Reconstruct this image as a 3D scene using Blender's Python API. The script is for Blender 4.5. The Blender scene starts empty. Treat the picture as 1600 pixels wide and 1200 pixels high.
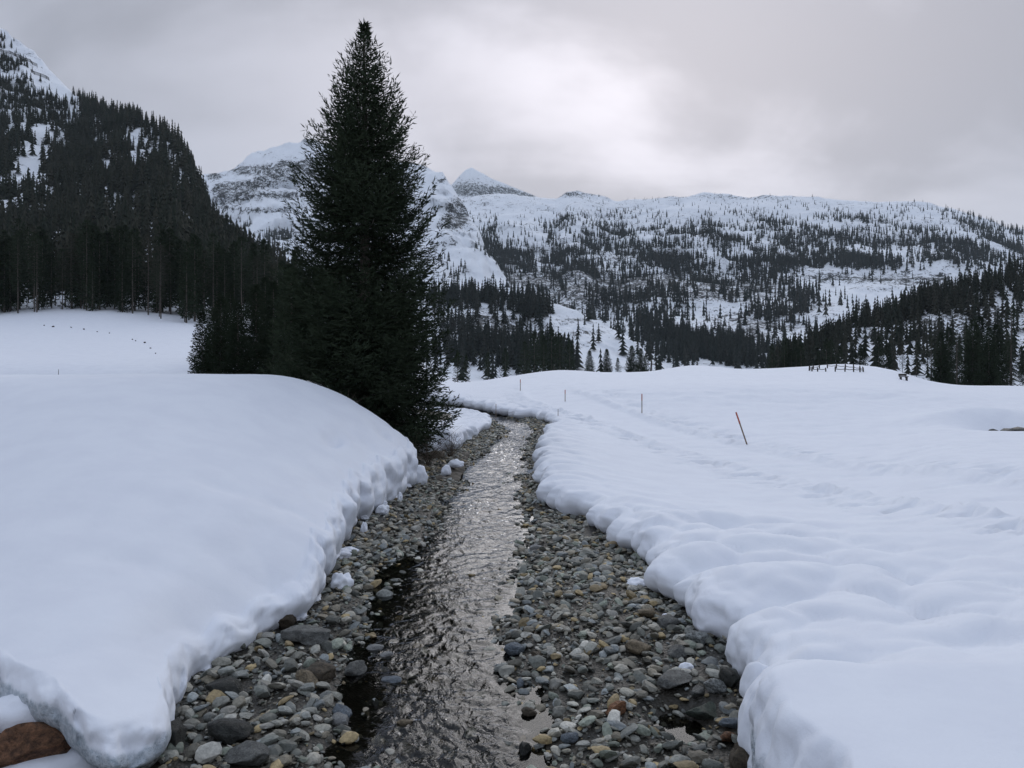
import bpy, math, random
import numpy as np

# ------------------------------------------------------------------ camera, sky, sun, exposure
sc = bpy.context.scene
col = sc.collection
CAM_Z, FPX, HU, HV = 4.0, 1200.0, 800.0, 550.0      # eye height (m), focal length and horizon in photo pixels

cam = bpy.data.objects.new('camera', bpy.data.cameras.new('camera'))
col.objects.link(cam)
cam.location = (0, 0, CAM_Z)
cam.rotation_euler = (math.radians(90), 0, 0)
cam.data.sensor_width = 36.0
cam.data.lens = 27.0
cam.data.shift_y = -50 / 1600.0
cam.data.clip_start = 0.1
cam.data.clip_end = 20000
sc.camera = cam

SUN_EL, SUN_AZ = math.radians(24), math.radians(10.5)   # veiled sun, a little right of straight ahead
SUN_DIR = (math.sin(SUN_AZ) * math.cos(SUN_EL), math.cos(SUN_AZ) * math.cos(SUN_EL), math.sin(SUN_EL))

sun = bpy.data.objects.new('sun', bpy.data.lights.new('sun', 'SUN'))
col.objects.link(sun)
sun.data.energy = 0.85
sun.data.angle = math.radians(46)
sun.data.color = (1.0, 0.95, 0.9)
sun.rotation_euler = (math.radians(90) - SUN_EL, 0, math.pi - SUN_AZ)

sc.render.engine = 'CYCLES'
sc.cycles.use_denoising = True
sc.cycles.max_bounces = 6
sc.cycles.diffuse_bounces = 3
sc.cycles.glossy_bounces = 3
sc.cycles.transparent_max_bounces = 8
sc.cycles.volume_bounces = 1
sc.cycles.sample_clamp_indirect = 4
sc.view_settings.view_transform = 'Standard'
sc.view_settings.look = 'None'
sc.view_settings.exposure = 0.16
sc.view_settings.gamma = 1.0
sc.view_settings.use_curve_mapping = False


class NT:
    """small helper to wire node trees"""
    def __init__(self, tree):
        self.t = tree
        self.t.nodes.clear()

    def n(self, kind, ins=None, **props):
        nd = self.t.nodes.new(kind)
        for k, v in props.items():
            setattr(nd, k, v)
        for k, v in (ins or {}).items():
            s = nd.inputs[k]
            if isinstance(v, bpy.types.NodeSocket):
                self.t.links.new(v, s)
            else:
                s.default_value = v
        return nd

    def math(self, op, a, b=0.0, c=0.0, clamp=False):
        return self.n('ShaderNodeMath', {0: a, 1: b, 2: c}, operation=op, use_clamp=clamp).outputs[0]

    def mix(self, fac, a, b, mode='MIX'):
        nd = self.n('ShaderNodeMix', {'Factor': fac}, data_type='RGBA', blend_type=mode)
        for s, v in ((nd.inputs[6], a), (nd.inputs[7], b)):
            if isinstance(v, bpy.types.NodeSocket):
                self.t.links.new(v, s)
            else:
                s.default_value = (*v, 1.0) if len(v) == 3 else v
        return nd.outputs[2]

    def rng(self, v, a, b, c=0.0, d=1.0, smooth=True):
        return self.n('ShaderNodeMapRange', {'Value': v, 'From Min': a, 'From Max': b, 'To Min': c, 'To Max': d},
                      interpolation_type='SMOOTHSTEP' if smooth else 'LINEAR').outputs[0]


CLOUD_X, CLOUD_Y = 13.6, 7.2
world = bpy.data.worlds.new('World')
sc.world = world
world.use_nodes = True
w = NT(world.node_tree)
sky = w.n('ShaderNodeTexSky', sky_type='NISHITA', sun_disc=False, sun_elevation=SUN_EL, sun_rotation=SUN_AZ)
tc = w.n('ShaderNodeTexCoord')
D = tc.outputs['Generated']
sep = w.n('ShaderNodeSeparateXYZ', {0: D})
dx, dy, dz = sep.outputs
dzc = w.math('MAXIMUM', dz, 0.0)
inv = w.math('DIVIDE', 1.0, w.math('ADD', dzc, 0.55))
px_ = w.math('MULTIPLY', dx, inv)
py_ = w.math('MULTIPLY', dy, inv)
cp = w.n('ShaderNodeCombineXYZ', {0: px_, 1: py_, 2: 0.0}).outputs[0]
cpo = w.n('ShaderNodeMapping', {'Vector': cp, 'Location': (CLOUD_X, CLOUD_Y, 0.0)}).outputs[0]
cn1 = w.n('ShaderNodeTexNoise', {'Vector': cpo, 'Scale': 2.3, 'Detail': 6.0, 'Roughness': 0.52, 'Distortion': 0.35}).outputs[0]
cps = w.n('ShaderNodeMapping', {'Vector': cp, 'Scale': (0.55, 1.5, 1.0), 'Rotation': (0, 0, 0.35), 'Location': (3.1, 0.4, 0)}).outputs[0]
cn2 = w.n('ShaderNodeTexNoise', {'Vector': cps, 'Scale': 2.0, 'Detail': 5.0, 'Roughness': 0.5, 'Distortion': 0.8}).outputs[0]
dot = w.n('ShaderNodeVectorMath', {0: D, 1: SUN_DIR}, operation='DOT_PRODUCT').outputs['Value']
glow = w.math('POWER', w.math('MAXIMUM', dot, 0.0), 9.0)               # veiled sun behind the cloud deck
glow2 = w.math('POWER', w.math('MAXIMUM', dot, 0.0), 45.0)
base = w.mix(glow, (0.37, 0.39, 0.46), (0.68, 0.65, 0.70))
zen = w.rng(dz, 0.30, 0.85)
base = w.mix(zen, base, (0.53, 0.595, 0.735))                           # bluer deck overhead, with brightness added up there to lift the snow
cl = w.math('ADD', w.math('MULTIPLY', cn1, 0.55), w.math('MULTIPLY', cn2, 0.45))
shade = w.rng(cl, 0.40, 0.585, 0.80, 1.14)
bri = w.math('ADD', shade, w.math('MULTIPLY', glow2, w.rng(cl, 0.38, 0.62, 0.06, 0.40)))
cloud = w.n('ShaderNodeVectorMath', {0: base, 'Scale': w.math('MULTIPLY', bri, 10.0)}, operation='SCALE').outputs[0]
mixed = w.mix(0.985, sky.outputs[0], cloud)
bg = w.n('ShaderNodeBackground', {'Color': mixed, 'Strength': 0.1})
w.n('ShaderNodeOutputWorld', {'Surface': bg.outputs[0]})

# ------------------------------------------------------------------ numbers: noise, interpolation, mesh helpers
rng = np.random.default_rng(7)
random.seed(7)
_perm = rng.permutation(256).astype(np.int64)
_perm = np.concatenate([_perm, _perm, _perm])
_g3 = rng.normal(size=(256, 3))
_g3 /= np.linalg.norm(_g3, axis=1)[:, None]


def perlin(x, y, z=None):
    x = np.asarray(x, float); y = np.asarray(y, float)
    z = np.zeros_like(x) + (0.37 if z is None else z)
    xi, yi, zi = np.floor(x).astype(np.int64), np.floor(y).astype(np.int64), np.floor(z).astype(np.int64)
    xf, yf, zf = x - xi, y - yi, z - zi
    u, v, w_ = (t * t * t * (t * (t * 6 - 15) + 10) for t in (xf, yf, zf))
    out = 0
    for a in (0, 1):
        for b in (0, 1):
            for c in (0, 1):
                h = _perm[_perm[_perm[(xi + a) & 255] + ((yi + b) & 255)] + ((zi + c) & 255)]
                g = _g3[h]
                dd = g[..., 0] * (xf - a) + g[..., 1] * (yf - b) + g[..., 2] * (zf - c)
                out = out + dd * (u if a else 1 - u) * (v if b else 1 - v) * (w_ if c else 1 - w_)
    return out * 1.6


def fbm(x, y, z=None, o=4, gain=0.5):
    s, a, f = 0, 1.0, 1.0
    for i in range(o):
        s = s + a * perlin(np.asarray(x) * f + 17.3 * i, np.asarray(y) * f - 9.1 * i, None if z is None else np.asarray(z) * f + 3.3 * i)
        a *= gain; f *= 2.03
    return s


def pillows(x, y, cell, seed=0):
    """rounded domes with creases between them (cellular)"""
    x = np.asarray(x) / cell; y = np.asarray(y) / cell
    xi, yi = np.floor(x).astype(np.int64), np.floor(y).astype(np.int64)
    best = np.zeros_like(x)
    for a in range(-2, 3):
        for b in range(-2, 3):
            h = _perm[_perm[(xi + a + seed) & 255] + ((yi + b) & 255)]
            h2 = _perm[h + 91]; h3 = _perm[h2 + 37]
            cx, cy = xi + a + h / 255.0, yi + b + h2 / 255.0
            r = 0.75 + 0.6 * h3 / 255.0
            d2 = ((x - cx) ** 2 + (y - cy) ** 2) / (r * r)
            best = np.maximum(best, (0.5 + 0.5 * h3 / 255.0) * np.clip(1 - d2, 0, 1) ** 1.25)
    return best


def sst(x, a, b):
    t = np.clip((np.asarray(x, float) - a) / (b - a), 0, 1)
    return t * t * (3 - 2 * t)


def smooth_interp(x, xs, ys):
    xs = np.asarray(xs, float); ys = np.asarray(ys, float)
    i = np.clip(np.searchsorted(xs, x) - 1, 0, len(xs) - 2)
    t = np.clip((x - xs[i]) / (xs[i + 1] - xs[i]), 0, 1)
    m = np.gradient(ys, xs)
    h = xs[i + 1] - xs[i]
    t2, t3 = t * t, t * t * t
    return (2*t3-3*t2+1)*ys[i] + (t3-2*t2+t)*h*m[i] + (-2*t3+3*t2)*ys[i+1] + (t3-t2)*h*m[i+1]


def at(u, v, Y):
    """photo pixel + forward distance -> world point"""
    return ((u - HU) / FPX * Y, Y, CAM_Z + (HV - v) / FPX * Y)


def seg_dist(px, py, pts):
    """distance of many points to a polyline, and the arc position of the closest point"""
    best = np.full(px.shape, 1e9); arc = np.zeros(px.shape); acc = 0.0
    for (x0, y0), (x1, y1) in zip(pts[:-1], pts[1:]):
        ex, ey = x1 - x0, y1 - y0
        L2 = ex * ex + ey * ey
        t = np.clip(((px - x0) * ex + (py - y0) * ey) / L2, 0, 1)
        d = np.hypot(px - x0 - t * ex, py - y0 - t * ey)
        m = d < best
        best[m] = d[m]; arc[m] = acc + t[m] * math.sqrt(L2)
        acc += math.sqrt(L2)
    return best, arc


def np_mesh(name, verts, faces, smooth=True, mats=(), mat_idx=None, attrs=None):
    """verts (n,3); faces: list of (m,k) index arrays"""
    me = bpy.data.meshes.new(name)
    verts = np.ascontiguousarray(verts, dtype=np.float32)
    faces = [np.asarray(f, dtype=np.int32) for f in faces if len(f)]
    me.vertices.add(len(verts)); me.vertices.foreach_set('co', verts.ravel())
    loops = np.concatenate([f.ravel() for f in faces])
    tot = np.concatenate([np.full(len(f), f.shape[1], np.int32) for f in faces])
    st = np.concatenate([[0], np.cumsum(tot)[:-1]]).astype(np.int32)
    me.loops.add(len(loops)); me.loops.foreach_set('vertex_index', loops)
    me.polygons.add(len(tot)); me.polygons.foreach_set('loop_start', st)
    me.polygons.foreach_set('loop_total', tot)
    me.polygons.foreach_set('use_smooth', np.full(len(tot), smooth))
    for m in mats:
        me.materials.append(m)
    if mat_idx is not None:
        me.polygons.foreach_set('material_index', np.asarray(mat_idx, np.int32))
    for k, a in (attrs or {}).items():
        a = np.asarray(a, np.float32)
        if a.ndim == 1:
            at_ = me.attributes.new(k, 'FLOAT', 'POINT'); at_.data.foreach_set('value', a)
        else:
            at_ = me.attributes.new(k, 'FLOAT_COLOR', 'POINT')
            c4 = np.ones((len(a), 4), np.float32); c4[:, :3] = a
            at_.data.foreach_set('color', c4.ravel())
    me.update(calc_edges=True)
    me.validate()
    return me


def grid_faces(nr, nc):
    i = np.arange(nr - 1)[:, None] * nc + np.arange(nc - 1)[None, :]
    return np.stack([i, i + 1, i + nc + 1, i + nc], -1).reshape(-1, 4)


def link(name, me, parent=None, label=None, cat=None, group=None, kind=None):
    o = bpy.data.objects.new(name, me)
    col.objects.link(o)
    if parent: o.parent = parent
    if label: o['label'] = label
    if cat: o['category'] = cat
    if group: o['group'] = group
    if kind: o['kind'] = kind
    return o


# ------------------------------------------------------------------ materials
def material(name):
    m = bpy.data.materials.new(name)
    m.use_nodes = True
    return m, NT(m.node_tree)


def out(g, shader, vol=None):
    g.n('ShaderNodeOutputMaterial', {'Surface': shader})


def mat_snow(name, base=(0.80, 0.832, 0.89), fine=1.0):
    m, g = material(name)
    P = g.n('ShaderNodeNewGeometry').outputs['Position']
    n1 = g.n('ShaderNodeTexNoise', {'Vector': P, 'Scale': 1.3, 'Detail': 5.0, 'Roughness': 0.55}).outputs[0]
    n2 = g.n('ShaderNodeTexNoise', {'Vector': P, 'Scale': 52.0, 'Detail': 4.0, 'Roughness': 0.7}).outputs[0]
    c = g.mix(g.rng(n1, 0.35, 0.7), base, tuple(b * 0.955 for b in base[:2]) + (base[2] * 0.965,))
    b1 = g.n('ShaderNodeBump', {'Height': n1, 'Strength': 0.22, 'Distance': 0.12 * fine}).outputs[0]
    b2 = g.n('ShaderNodeBump', {'Height': n2, 'Strength': 0.25, 'Distance': 0.016 * fine, 'Normal': b1}).outputs[0]
    # old, wet, icy snow on the broken faces
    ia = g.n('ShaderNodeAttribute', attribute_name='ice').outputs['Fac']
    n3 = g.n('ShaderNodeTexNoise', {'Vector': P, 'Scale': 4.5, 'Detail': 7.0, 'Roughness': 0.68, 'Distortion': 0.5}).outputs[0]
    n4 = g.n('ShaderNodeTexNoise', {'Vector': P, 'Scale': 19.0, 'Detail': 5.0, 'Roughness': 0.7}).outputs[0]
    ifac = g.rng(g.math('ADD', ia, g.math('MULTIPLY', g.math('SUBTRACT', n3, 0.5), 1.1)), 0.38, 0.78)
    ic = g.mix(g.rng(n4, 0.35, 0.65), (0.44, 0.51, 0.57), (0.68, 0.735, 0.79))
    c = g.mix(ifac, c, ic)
    b3 = g.n('ShaderNodeBump', {'Height': g.math('ADD', n3, g.math('MULTIPLY', n4, 0.4)), 'Strength': g.math('MULTIPLY', ifac, 0.9), 'Distance': 0.10, 'Normal': b2}).outputs[0]
    p = g.n('ShaderNodeBsdfPrincipled', {'Base Color': c, 'Roughness': 0.75, 'Normal': b3, 'Specular IOR Level': 0.2})
    out(g, p.outputs[0])
    return m


def mat_mountain(name, rock_a, rock_b, snow=(0.83, 0.865, 0.91), sc_=0.02, snow_lo=0.36):
    """snow with bare rock where the 'rock' attribute and broken noise say so"""
    m, g = material(name)
    geo = g.n('ShaderNodeNewGeometry')
    P = geo.outputs['Position']
    rk = g.n('ShaderNodeAttribute', attribute_name='rock').outputs['Fac']
    mp = g.n('ShaderNodeMapping', {'Vector': P, 'Scale': (1.0, 1.0, 1.25)}).outputs[0]
    n1 = g.n('ShaderNodeTexNoise', {'Vector': mp, 'Scale': sc_ * 1.6, 'Detail': 9.0, 'Roughness': 0.72, 'Distortion': 0.5}).outputs[0]
    n2 = g.n('ShaderNodeTexNoise', {'Vector': mp, 'Scale': sc_ * 9, 'Detail': 5.0, 'Roughness': 0.6}).outputs[0]
    f = g.math('ADD', rk, g.math('MULTIPLY', g.math('SUBTRACT', n1, 0.5), 1.9))
    f = g.math('ADD', f, g.math('MULTIPLY', g.math('SUBTRACT', n2, 0.5), 1.5))
    fac = g.rng(f, snow_lo, snow_lo + 0.08)
    rc = g.mix(n2, rock_a, rock_b)
    c = g.mix(fac, snow, rc)
    bmp = g.n('ShaderNodeBump', {'Height': g.math('MULTIPLY', n2, fac), 'Strength': 0.9, 'Distance': 0.12 / sc_}).outputs[0]
    bmp = g.n('ShaderNodeBump', {'Height': n1, 'Strength': 0.35, 'Distance': 0.05 / sc_, 'Normal': bmp}).outputs[0]
    p = g.n('ShaderNodeBsdfPrincipled', {'Base Color': c, 'Roughness': 0.85, 'Normal': bmp, 'Specular IOR Level': 0.15})
    out(g, p.outputs[0])
    return m


def mat_needles(name, a, b):
    m, g = material(name)
    P = g.n('ShaderNodeTexCoord').outputs['Object']
    r = g.n('ShaderNodeObjectInfo').outputs['Random']
    n1 = g.n('ShaderNodeTexNoise', {'Vector': P, 'Scale': 1.1, 'Detail': 3.0}).outputs[0]
    f = g.math('ADD', g.math('MULTIPLY', n1, 0.8), g.math('MULTIPLY', r, 0.35))
    c = g.mix(g.rng(f, 0.35, 0.85), a, b)
    p = g.n('ShaderNodeBsdfPrincipled', {'Base Color': c, 'Roughness': 0.85, 'Specular IOR Level': 0.04})
    out(g, p.outputs[0])
    return m


def mat_attr(name, rough=0.8, bump=0.0, spec=0.25, scale=30.0, vary=0.35):
    """colour per piece from the 'col' attribute plus mineral mottling"""
    m, g = material(name)
    P = g.n('ShaderNodeTexCoord').outputs['Object']
    c0 = g.n('ShaderNodeAttribute', attribute_name='col').outputs['Color']
    n1 = g.n('ShaderNodeTexNoise', {'Vector': P, 'Scale': scale, 'Detail': 4.0, 'Roughness': 0.65}).outputs[0]
    k = g.rng(n1, 0.3, 0.7, 1 - vary, 1 + vary)
    c = g.n('ShaderNodeVectorMath', {0: c0, 'Scale': k}, operation='SCALE').outputs[0]
    ins = {'Base Color': c, 'Roughness': rough, 'Specular IOR Level': spec}
    if bump:
        ins['Normal'] = g.n('ShaderNodeBump', {'Height': n1, 'Strength': 0.6, 'Distance': bump}).outputs[0]
    p = g.n('ShaderNodeBsdfPrincipled', ins)
    out(g, p.outputs[0])
    return m


def mat_bark(name, a, b, scale=6.0):
    m, g = material(name)
    P = g.n('ShaderNodeTexCoord').outputs['Object']
    mp = g.n('ShaderNodeMapping', {'Vector': P, 'Scale': (3.0, 3.0, 1.0)}).outputs[0]
    n1 = g.n('ShaderNodeTexNoise', {'Vector': mp, 'Scale': scale, 'Detail': 5.0, 'Roughness': 0.7}).outputs[0]
    c = g.mix(g.rng(n1, 0.35, 0.65), a, b)
    bmp = g.n('ShaderNodeBump', {'Height': n1, 'Strength': 0.7, 'Distance': 0.03}).outputs[0]
    p = g.n('ShaderNodeBsdfPrincipled', {'Base Color': c, 'Roughness': 0.9, 'Normal': bmp})
    out(g, p.outputs[0])
    return m


def mat_stone(name):
    """river stones: each object takes its own tone"""
    m, g = material(name)
    P = g.n('ShaderNodeTexCoord').outputs['Object']
    r = g.n('ShaderNodeObjectInfo').outputs['Random']
    ramp = g.n('ShaderNodeValToRGB', {'Fac': r})
    cr = ramp.color_ramp
    cr.interpolation = 'CONSTANT'
    tones = [(p_, (c_[0] * 1.02, c_[1] * 1.0, c_[2] * 0.93)) for p_, c_ in [(0.00, (0.155, 0.165, 0.165)), (0.14, (0.21, 0.215, 0.205)), (0.28, (0.115, 0.125, 0.12)), (0.40, (0.25, 0.245, 0.225)),
             (0.52, (0.165, 0.185, 0.20)), (0.64, (0.185, 0.17, 0.14)), (0.74, (0.085, 0.09, 0.085)), (0.82, (0.30, 0.30, 0.29)),
             (0.90, (0.15, 0.17, 0.15)), (0.96, (0.24, 0.19, 0.12))]]
    cr.elements[0].position = 0.0; cr.elements[0].color = (*tones[0][1], 1)
    cr.elements[1].position = tones[1][0]; cr.elements[1].color = (*tones[1][1], 1)
    for pos, c in tones[2:]:
        e = cr.elements.new(pos); e.color = (*c, 1)
    off = g.n('ShaderNodeVectorMath', {0: P, 1: g.n('ShaderNodeCombineXYZ', {0: g.math('MULTIPLY', r, 40.0), 1: r, 2: r}).outputs[0]}, operation='ADD').outputs[0]
    n1 = g.n('ShaderNodeTexNoise', {'Vector': off, 'Scale': 9.0, 'Detail': 6.0, 'Roughness': 0.65}).outputs[0]
    n2 = g.n('ShaderNodeTexNoise', {'Vector': off, 'Scale': 2.3, 'Detail': 3.0}).outputs[0]
    k = g.math('MULTIPLY', g.rng(n1, 0.3, 0.7, 0.85, 1.5), g.rng(n2, 0.3, 0.7, 0.85, 1.2))
    c = g.n('ShaderNodeVectorMath', {0: ramp.outputs[0], 'Scale': k}, operation='SCALE').outputs[0]
    bmp = g.n('ShaderNodeBump', {'Height': n1, 'Strength': 0.45, 'Distance': 0.05}).outputs[0]
    p = g.n('ShaderNodeBsdfPrincipled', {'Base Color': c, 'Roughness': 0.6, 'Normal': bmp, 'Specular IOR Level': 0.35})
    out(g, p.outputs[0])
    return m


def mat_bed():
    m, g = material('wet_gravel')
    P = g.n('ShaderNodeNewGeometry').outputs['Position']
    v = g.n('ShaderNodeTexVoronoi', {'Vector': P, 'Scale': 26.0})
    n1 = g.n('ShaderNodeTexNoise', {'Vector': P, 'Scale': 2.0, 'Detail': 4.0}).outputs[0]
    c = g.mix(v.outputs['Color'], (0.018, 0.017, 0.014), (0.055, 0.052, 0.044))
    c = g.mix(g.rng(n1, 0.4, 0.7, 0.0, 0.6), c, (0.035, 0.029, 0.02))
    bmp = g.n('ShaderNodeBump', {'Height': v.outputs['Distance'], 'Strength': 0.8, 'Distance': -0.02}).outputs[0]
    p = g.n('ShaderNodeBsdfPrincipled', {'Base Color': c, 'Roughness': 0.5, 'Normal': bmp, 'Specular IOR Level': 0.3})
    out(g, p.outputs[0])
    return m


def mat_water():
    m, g = material('stream_water')
    P = g.n('ShaderNodeNewGeometry').outputs['Position']
    fl = g.n('ShaderNodeAttribute', attribute_name='flow').outputs['Fac']
    mp = g.n('ShaderNodeMapping', {'Vector': P, 'Scale': (1.0, 0.62, 1.0), 'Rotation': (0, 0, 0.25)}).outputs[0]
    n1 = g.n('ShaderNodeTexNoise', {'Vector': mp, 'Scale': 6.0, 'Detail': 3.0, 'Roughness': 0.5, 'Distortion': 1.6}).outputs[0]
    n2 = g.n('ShaderNodeTexNoise', {'Vector': mp, 'Scale': 20.0, 'Detail': 3.0, 'Roughness': 0.6, 'Distortion': 0.8}).outputs[0]
    h = g.math('ADD', n1, g.math('MULTIPLY', n2, 0.16))
    h = g.math('MULTIPLY', h, fl)
    bmp = g.n('ShaderNodeBump', {'Height': h, 'Strength': 1.0, 'Distance': 0.03}).outputs[0]
    fr = g.n('ShaderNodeFresnel', {'IOR': 1.33, 'Normal': bmp}).outputs[0]
    gl = g.n('ShaderNodeBsdfGlossy', {'Color': (0.95, 0.97, 1, 1), 'Roughness': 0.03, 'Normal': bmp})
    tr = g.n('ShaderNodeBsdfTransparent', {'Color': (0.44, 0.43, 0.38, 1)})
    mx = g.n('ShaderNodeMixShader', {0: fr, 1: tr.outputs[0], 2: gl.outputs[0]})
    out(g, mx.outputs[0])
    return m


def mat_plain(name, a, b, rough=0.6, scale=12.0):
    m, g = material(name)
    P = g.n('ShaderNodeTexCoord').outputs['Object']
    n1 = g.n('ShaderNodeTexNoise', {'Vector': P, 'Scale': scale, 'Detail': 4.0}).outputs[0]
    c = g.mix(g.rng(n1, 0.35, 0.7), a, b)
    p = g.n('ShaderNodeBsdfPrincipled', {'Base Color': c, 'Roughness': rough})
    out(g, p.outputs[0])
    return m


def mat_ice():
    m, g = material('old_icy_snow')
    P = g.n('ShaderNodeNewGeometry').outputs['Position']
    n1 = g.n('ShaderNodeTexNoise', {'Vector': P, 'Scale': 5.0, 'Detail': 7.0, 'Roughness': 0.68, 'Distortion': 0.6}).outputs[0]
    n2 = g.n('ShaderNodeTexNoise', {'Vector': P, 'Scale': 26.0, 'Detail': 5.0, 'Roughness': 0.7}).outputs[0]
    c = g.mix(g.rng(n1, 0.38, 0.62), (0.42, 0.50, 0.55), (0.74, 0.79, 0.84))
    b1 = g.n('ShaderNodeBump', {'Height': n1, 'Strength': 1.0, 'Distance': 0.10}).outputs[0]
    b2 = g.n('ShaderNodeBump', {'Height': n2, 'Strength': 0.9, 'Distance': 0.03, 'Normal': b1}).outputs[0]
    p = g.n('ShaderNodeBsdfPrincipled', {'Base Color': c, 'Roughness': 0.6, 'Normal': b2, 'Specular IOR Level': 0.3})
    out(g, p.outputs[0])
    return m


M_SNOW = mat_snow('snow')
M_ICE = mat_ice()
M_MTN = mat_mountain('snowy_mountain', (0.035, 0.039, 0.041), (0.10, 0.103, 0.102), sc_=0.045)
M_MTN_NEAR = mat_mountain('snowy_hillside', (0.045, 0.048, 0.047), (0.12, 0.12, 0.112), sc_=0.11)
M_BED = mat_bed()
M_WATER = mat_water()
M_STONE = mat_stone('river_stone')
M_GRAVEL = mat_attr('small_river_stones', 0.6, 0.0, 0.35, 30.0, 0.25)
M_NEEDLE = mat_needles('spruce_needles', (0.020, 0.029, 0.017), (0.034, 0.046, 0.028))
M_NEEDLE_GREY = mat_needles('dull_pine_needles', (0.034, 0.037, 0.028), (0.056, 0.056, 0.043))
M_BARK = mat_bark('spruce_bark', (0.050, 0.043, 0.036), (0.115, 0.098, 0.082))
M_TWIG = mat_bark('dry_twigs', (0.075, 0.058, 0.042), (0.13, 0.105, 0.08), 20.0)
M_FARTREE = mat_attr('far_conifers', 0.85, 0.0, 0.1, 0.3, 0.2)

# ------------------------------------------------------------------ the ground: stream course and snow heights
# contact lines of the snow banks with the stones (metres; x right, y forward)
LEFT_EDGE = [(-13.5, 14.0), (-9.0, 10.7), (-5.9, 8.35), (-4.3, 7.15), (-3.25, 6.5), (-3.15, 7.0), (-3.55, 7.9), (-3.8, 9.3), (-3.25, 10.4), (-3.05, 11.4),
             (-3.1, 12.8), (-3.25, 14.2), (-3.4, 16.0), (-3.3, 18.4), (-3.1, 20.5), (-2.95, 23.0), (-3.3, 24.3), (-4.0, 25.3), (-4.6, 26.4), (-4.3, 27.6), (-3.3, 28.8), (-2.4, 30.0), (-2.1, 31.5),
             (-1.75, 36.0), (-1.25, 40.5), (-1.6, 44.0), (-2.6, 47.5), (-4.5, 50.5), (-9, 54.0)]
RIGHT_EDGE = [(2.45, 2.5), (2.2, 4.2), (2.08, 5.2), (1.98, 6.3), (2.25, 7.0), (2.5, 7.7), (2.62, 8.8), (2.8, 10.4), (2.55, 12.0), (2.45, 13.2), (2.4, 14.5),
              (2.0, 16.6), (1.55, 17.9), (1.08, 18.9), (1.0, 21.5), (1.12, 25.3), (1.2, 29.0), (1.4, 32.5), (1.9, 36.0), (2.25, 38.6), (2.1, 41.5), (1.3, 44.2),
              (0.0, 46.3), (-1.3, 49.5), (-2.7, 52.8), (-4.6, 56.5), (-9, 60), (-20, 63.5), (-45, 66)]
WATER_MID = [(-0.5, 3.0), (-0.6, 5.5), (-0.68, 7.4), (-0.76, 8.7), (-1.0, 10.7), (-0.85, 14.5), (-0.6, 19.2), (-0.6, 25.3), (-0.13, 32.0), (0.45, 38.4), (0.1, 42.9),
             (-1.3, 47.0), (-3.5, 52.5), (-8, 57), (-18, 60.5), (-45, 63)]
WATER_HW = [0.75, 0.75, 0.75, 0.75, 0.95, 0.95, 0.9, 0.95, 0.75, 0.75, 0.75, 0.8, 1.0, 1.0, 1.0, 1.0]
_wm = np.array(WATER_MID)
_warc = np.concatenate([[0], np.cumsum(np.hypot(*np.diff(_wm, axis=0).T))])


def bed_z(x, y):
    x = np.asarray(x, float); y = np.asarray(y, float)
    d, arc = seg_dist(x, y, WATER_MID)
    hw = np.interp(arc, _warc, WATER_HW)
    d = np.maximum(0, d + 0.34 * fbm(x * 1.1 + 6, y * 0.8, o=3))
    q = d / hw
    z = -0.17 + 0.16 * sst(q, 0.55, 1.05) + 0.12 * sst(q, 0.95, 1.9) + 0.05 * sst(q, 1.6, 3.0)
    z = z + 0.055 * fbm(x * 0.9, y * 0.55, o=3) + 0.02 * fbm(x * 3, y * 3 + 5, o=2)
    # a shallow pool among the stones by the near right bank, and the wet corner on the left
    z = z - 0.30 * np.exp(-(((x - 1.78) / 0.34) ** 2 + ((y - 8.15) / 0.42) ** 2))
    z = z - 0.06 * np.exp(-(((x - 0.55) / 0.4) ** 2 + ((y - 8.9) / 0.8) ** 2))
    z = z - 0.12 * np.exp(-(((x + 2.3) / 0.55) ** 2 + ((y - 13.3) / 1.6) ** 2))
    z = z - 0.10 * np.exp(-(((x + 1.75) / 0.45) ** 2 + ((y - 9.3) / 1.0) ** 2))
    return z


U_ST = [-900, 0, 150, 290, 450, 620, 720, 800, 870, 950, 1010, 1080, 1160, 1250, 1330, 1400, 1450, 1600, 2100]
Y_ST = [0, 44, 50, 60, 92, 118, 150, 280]
Z_ST = np.array([
    [1.0] * 6 + [1.0] * 13,
    [1.0] * 6 + [0.95, 0.95, 0.92, 0.86, 0.84, 0.84, 0.84, 0.84, 0.84, 0.86, 0.9, 0.92, 0.92],
    [1.3] * 4 + [1.2, 1.1, 0.95, 1.0, 1.15, 1.5, 1.62, 1.68, 1.7, 1.66, 1.6, 1.5, 1.35, 1.1, 0.9],
    [2.2, 2.2, 2.2, 2.15, 2.0, 1.6, 1.05, 1.3, 1.55, 1.65, 1.7, 1.85, 1.8, 1.8, 1.8, 1.6, 1.2, 0.75, 0.5],
    [4.4, 4.4, 4.5, 4.3, 3.4, 1.4, 0.35, 1.1, 1.75, 1.55, 1.6, 2.35, 1.95, 2.2, 2.5, 1.75, 0.6, -0.1, -0.5],
    [7.2, 7.2, 7.4, 7.0, 4.5, 0.8, -1.2, -1.0, -0.5, -0.4, -0.4, 0.2, 0.0, 0.3, 0.8, 0.2, -1.0, -1.5, -1.6],
    [11.5, 11.4, 12.3, 10.9, 7.0, 1.0, -2.8, -2.8, -2.5, -2.4, -2.4, -2.2, -2.2, -2.0, -1.6, -1.8, -2.4, -3.0, -3.0],
    [26.0, 25.0, 26.0, 23.0, 13, 0.0, -8, -8, -8, -8, -8, -8, -8, -8, -8, -8, -8, -8, -8]])


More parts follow.
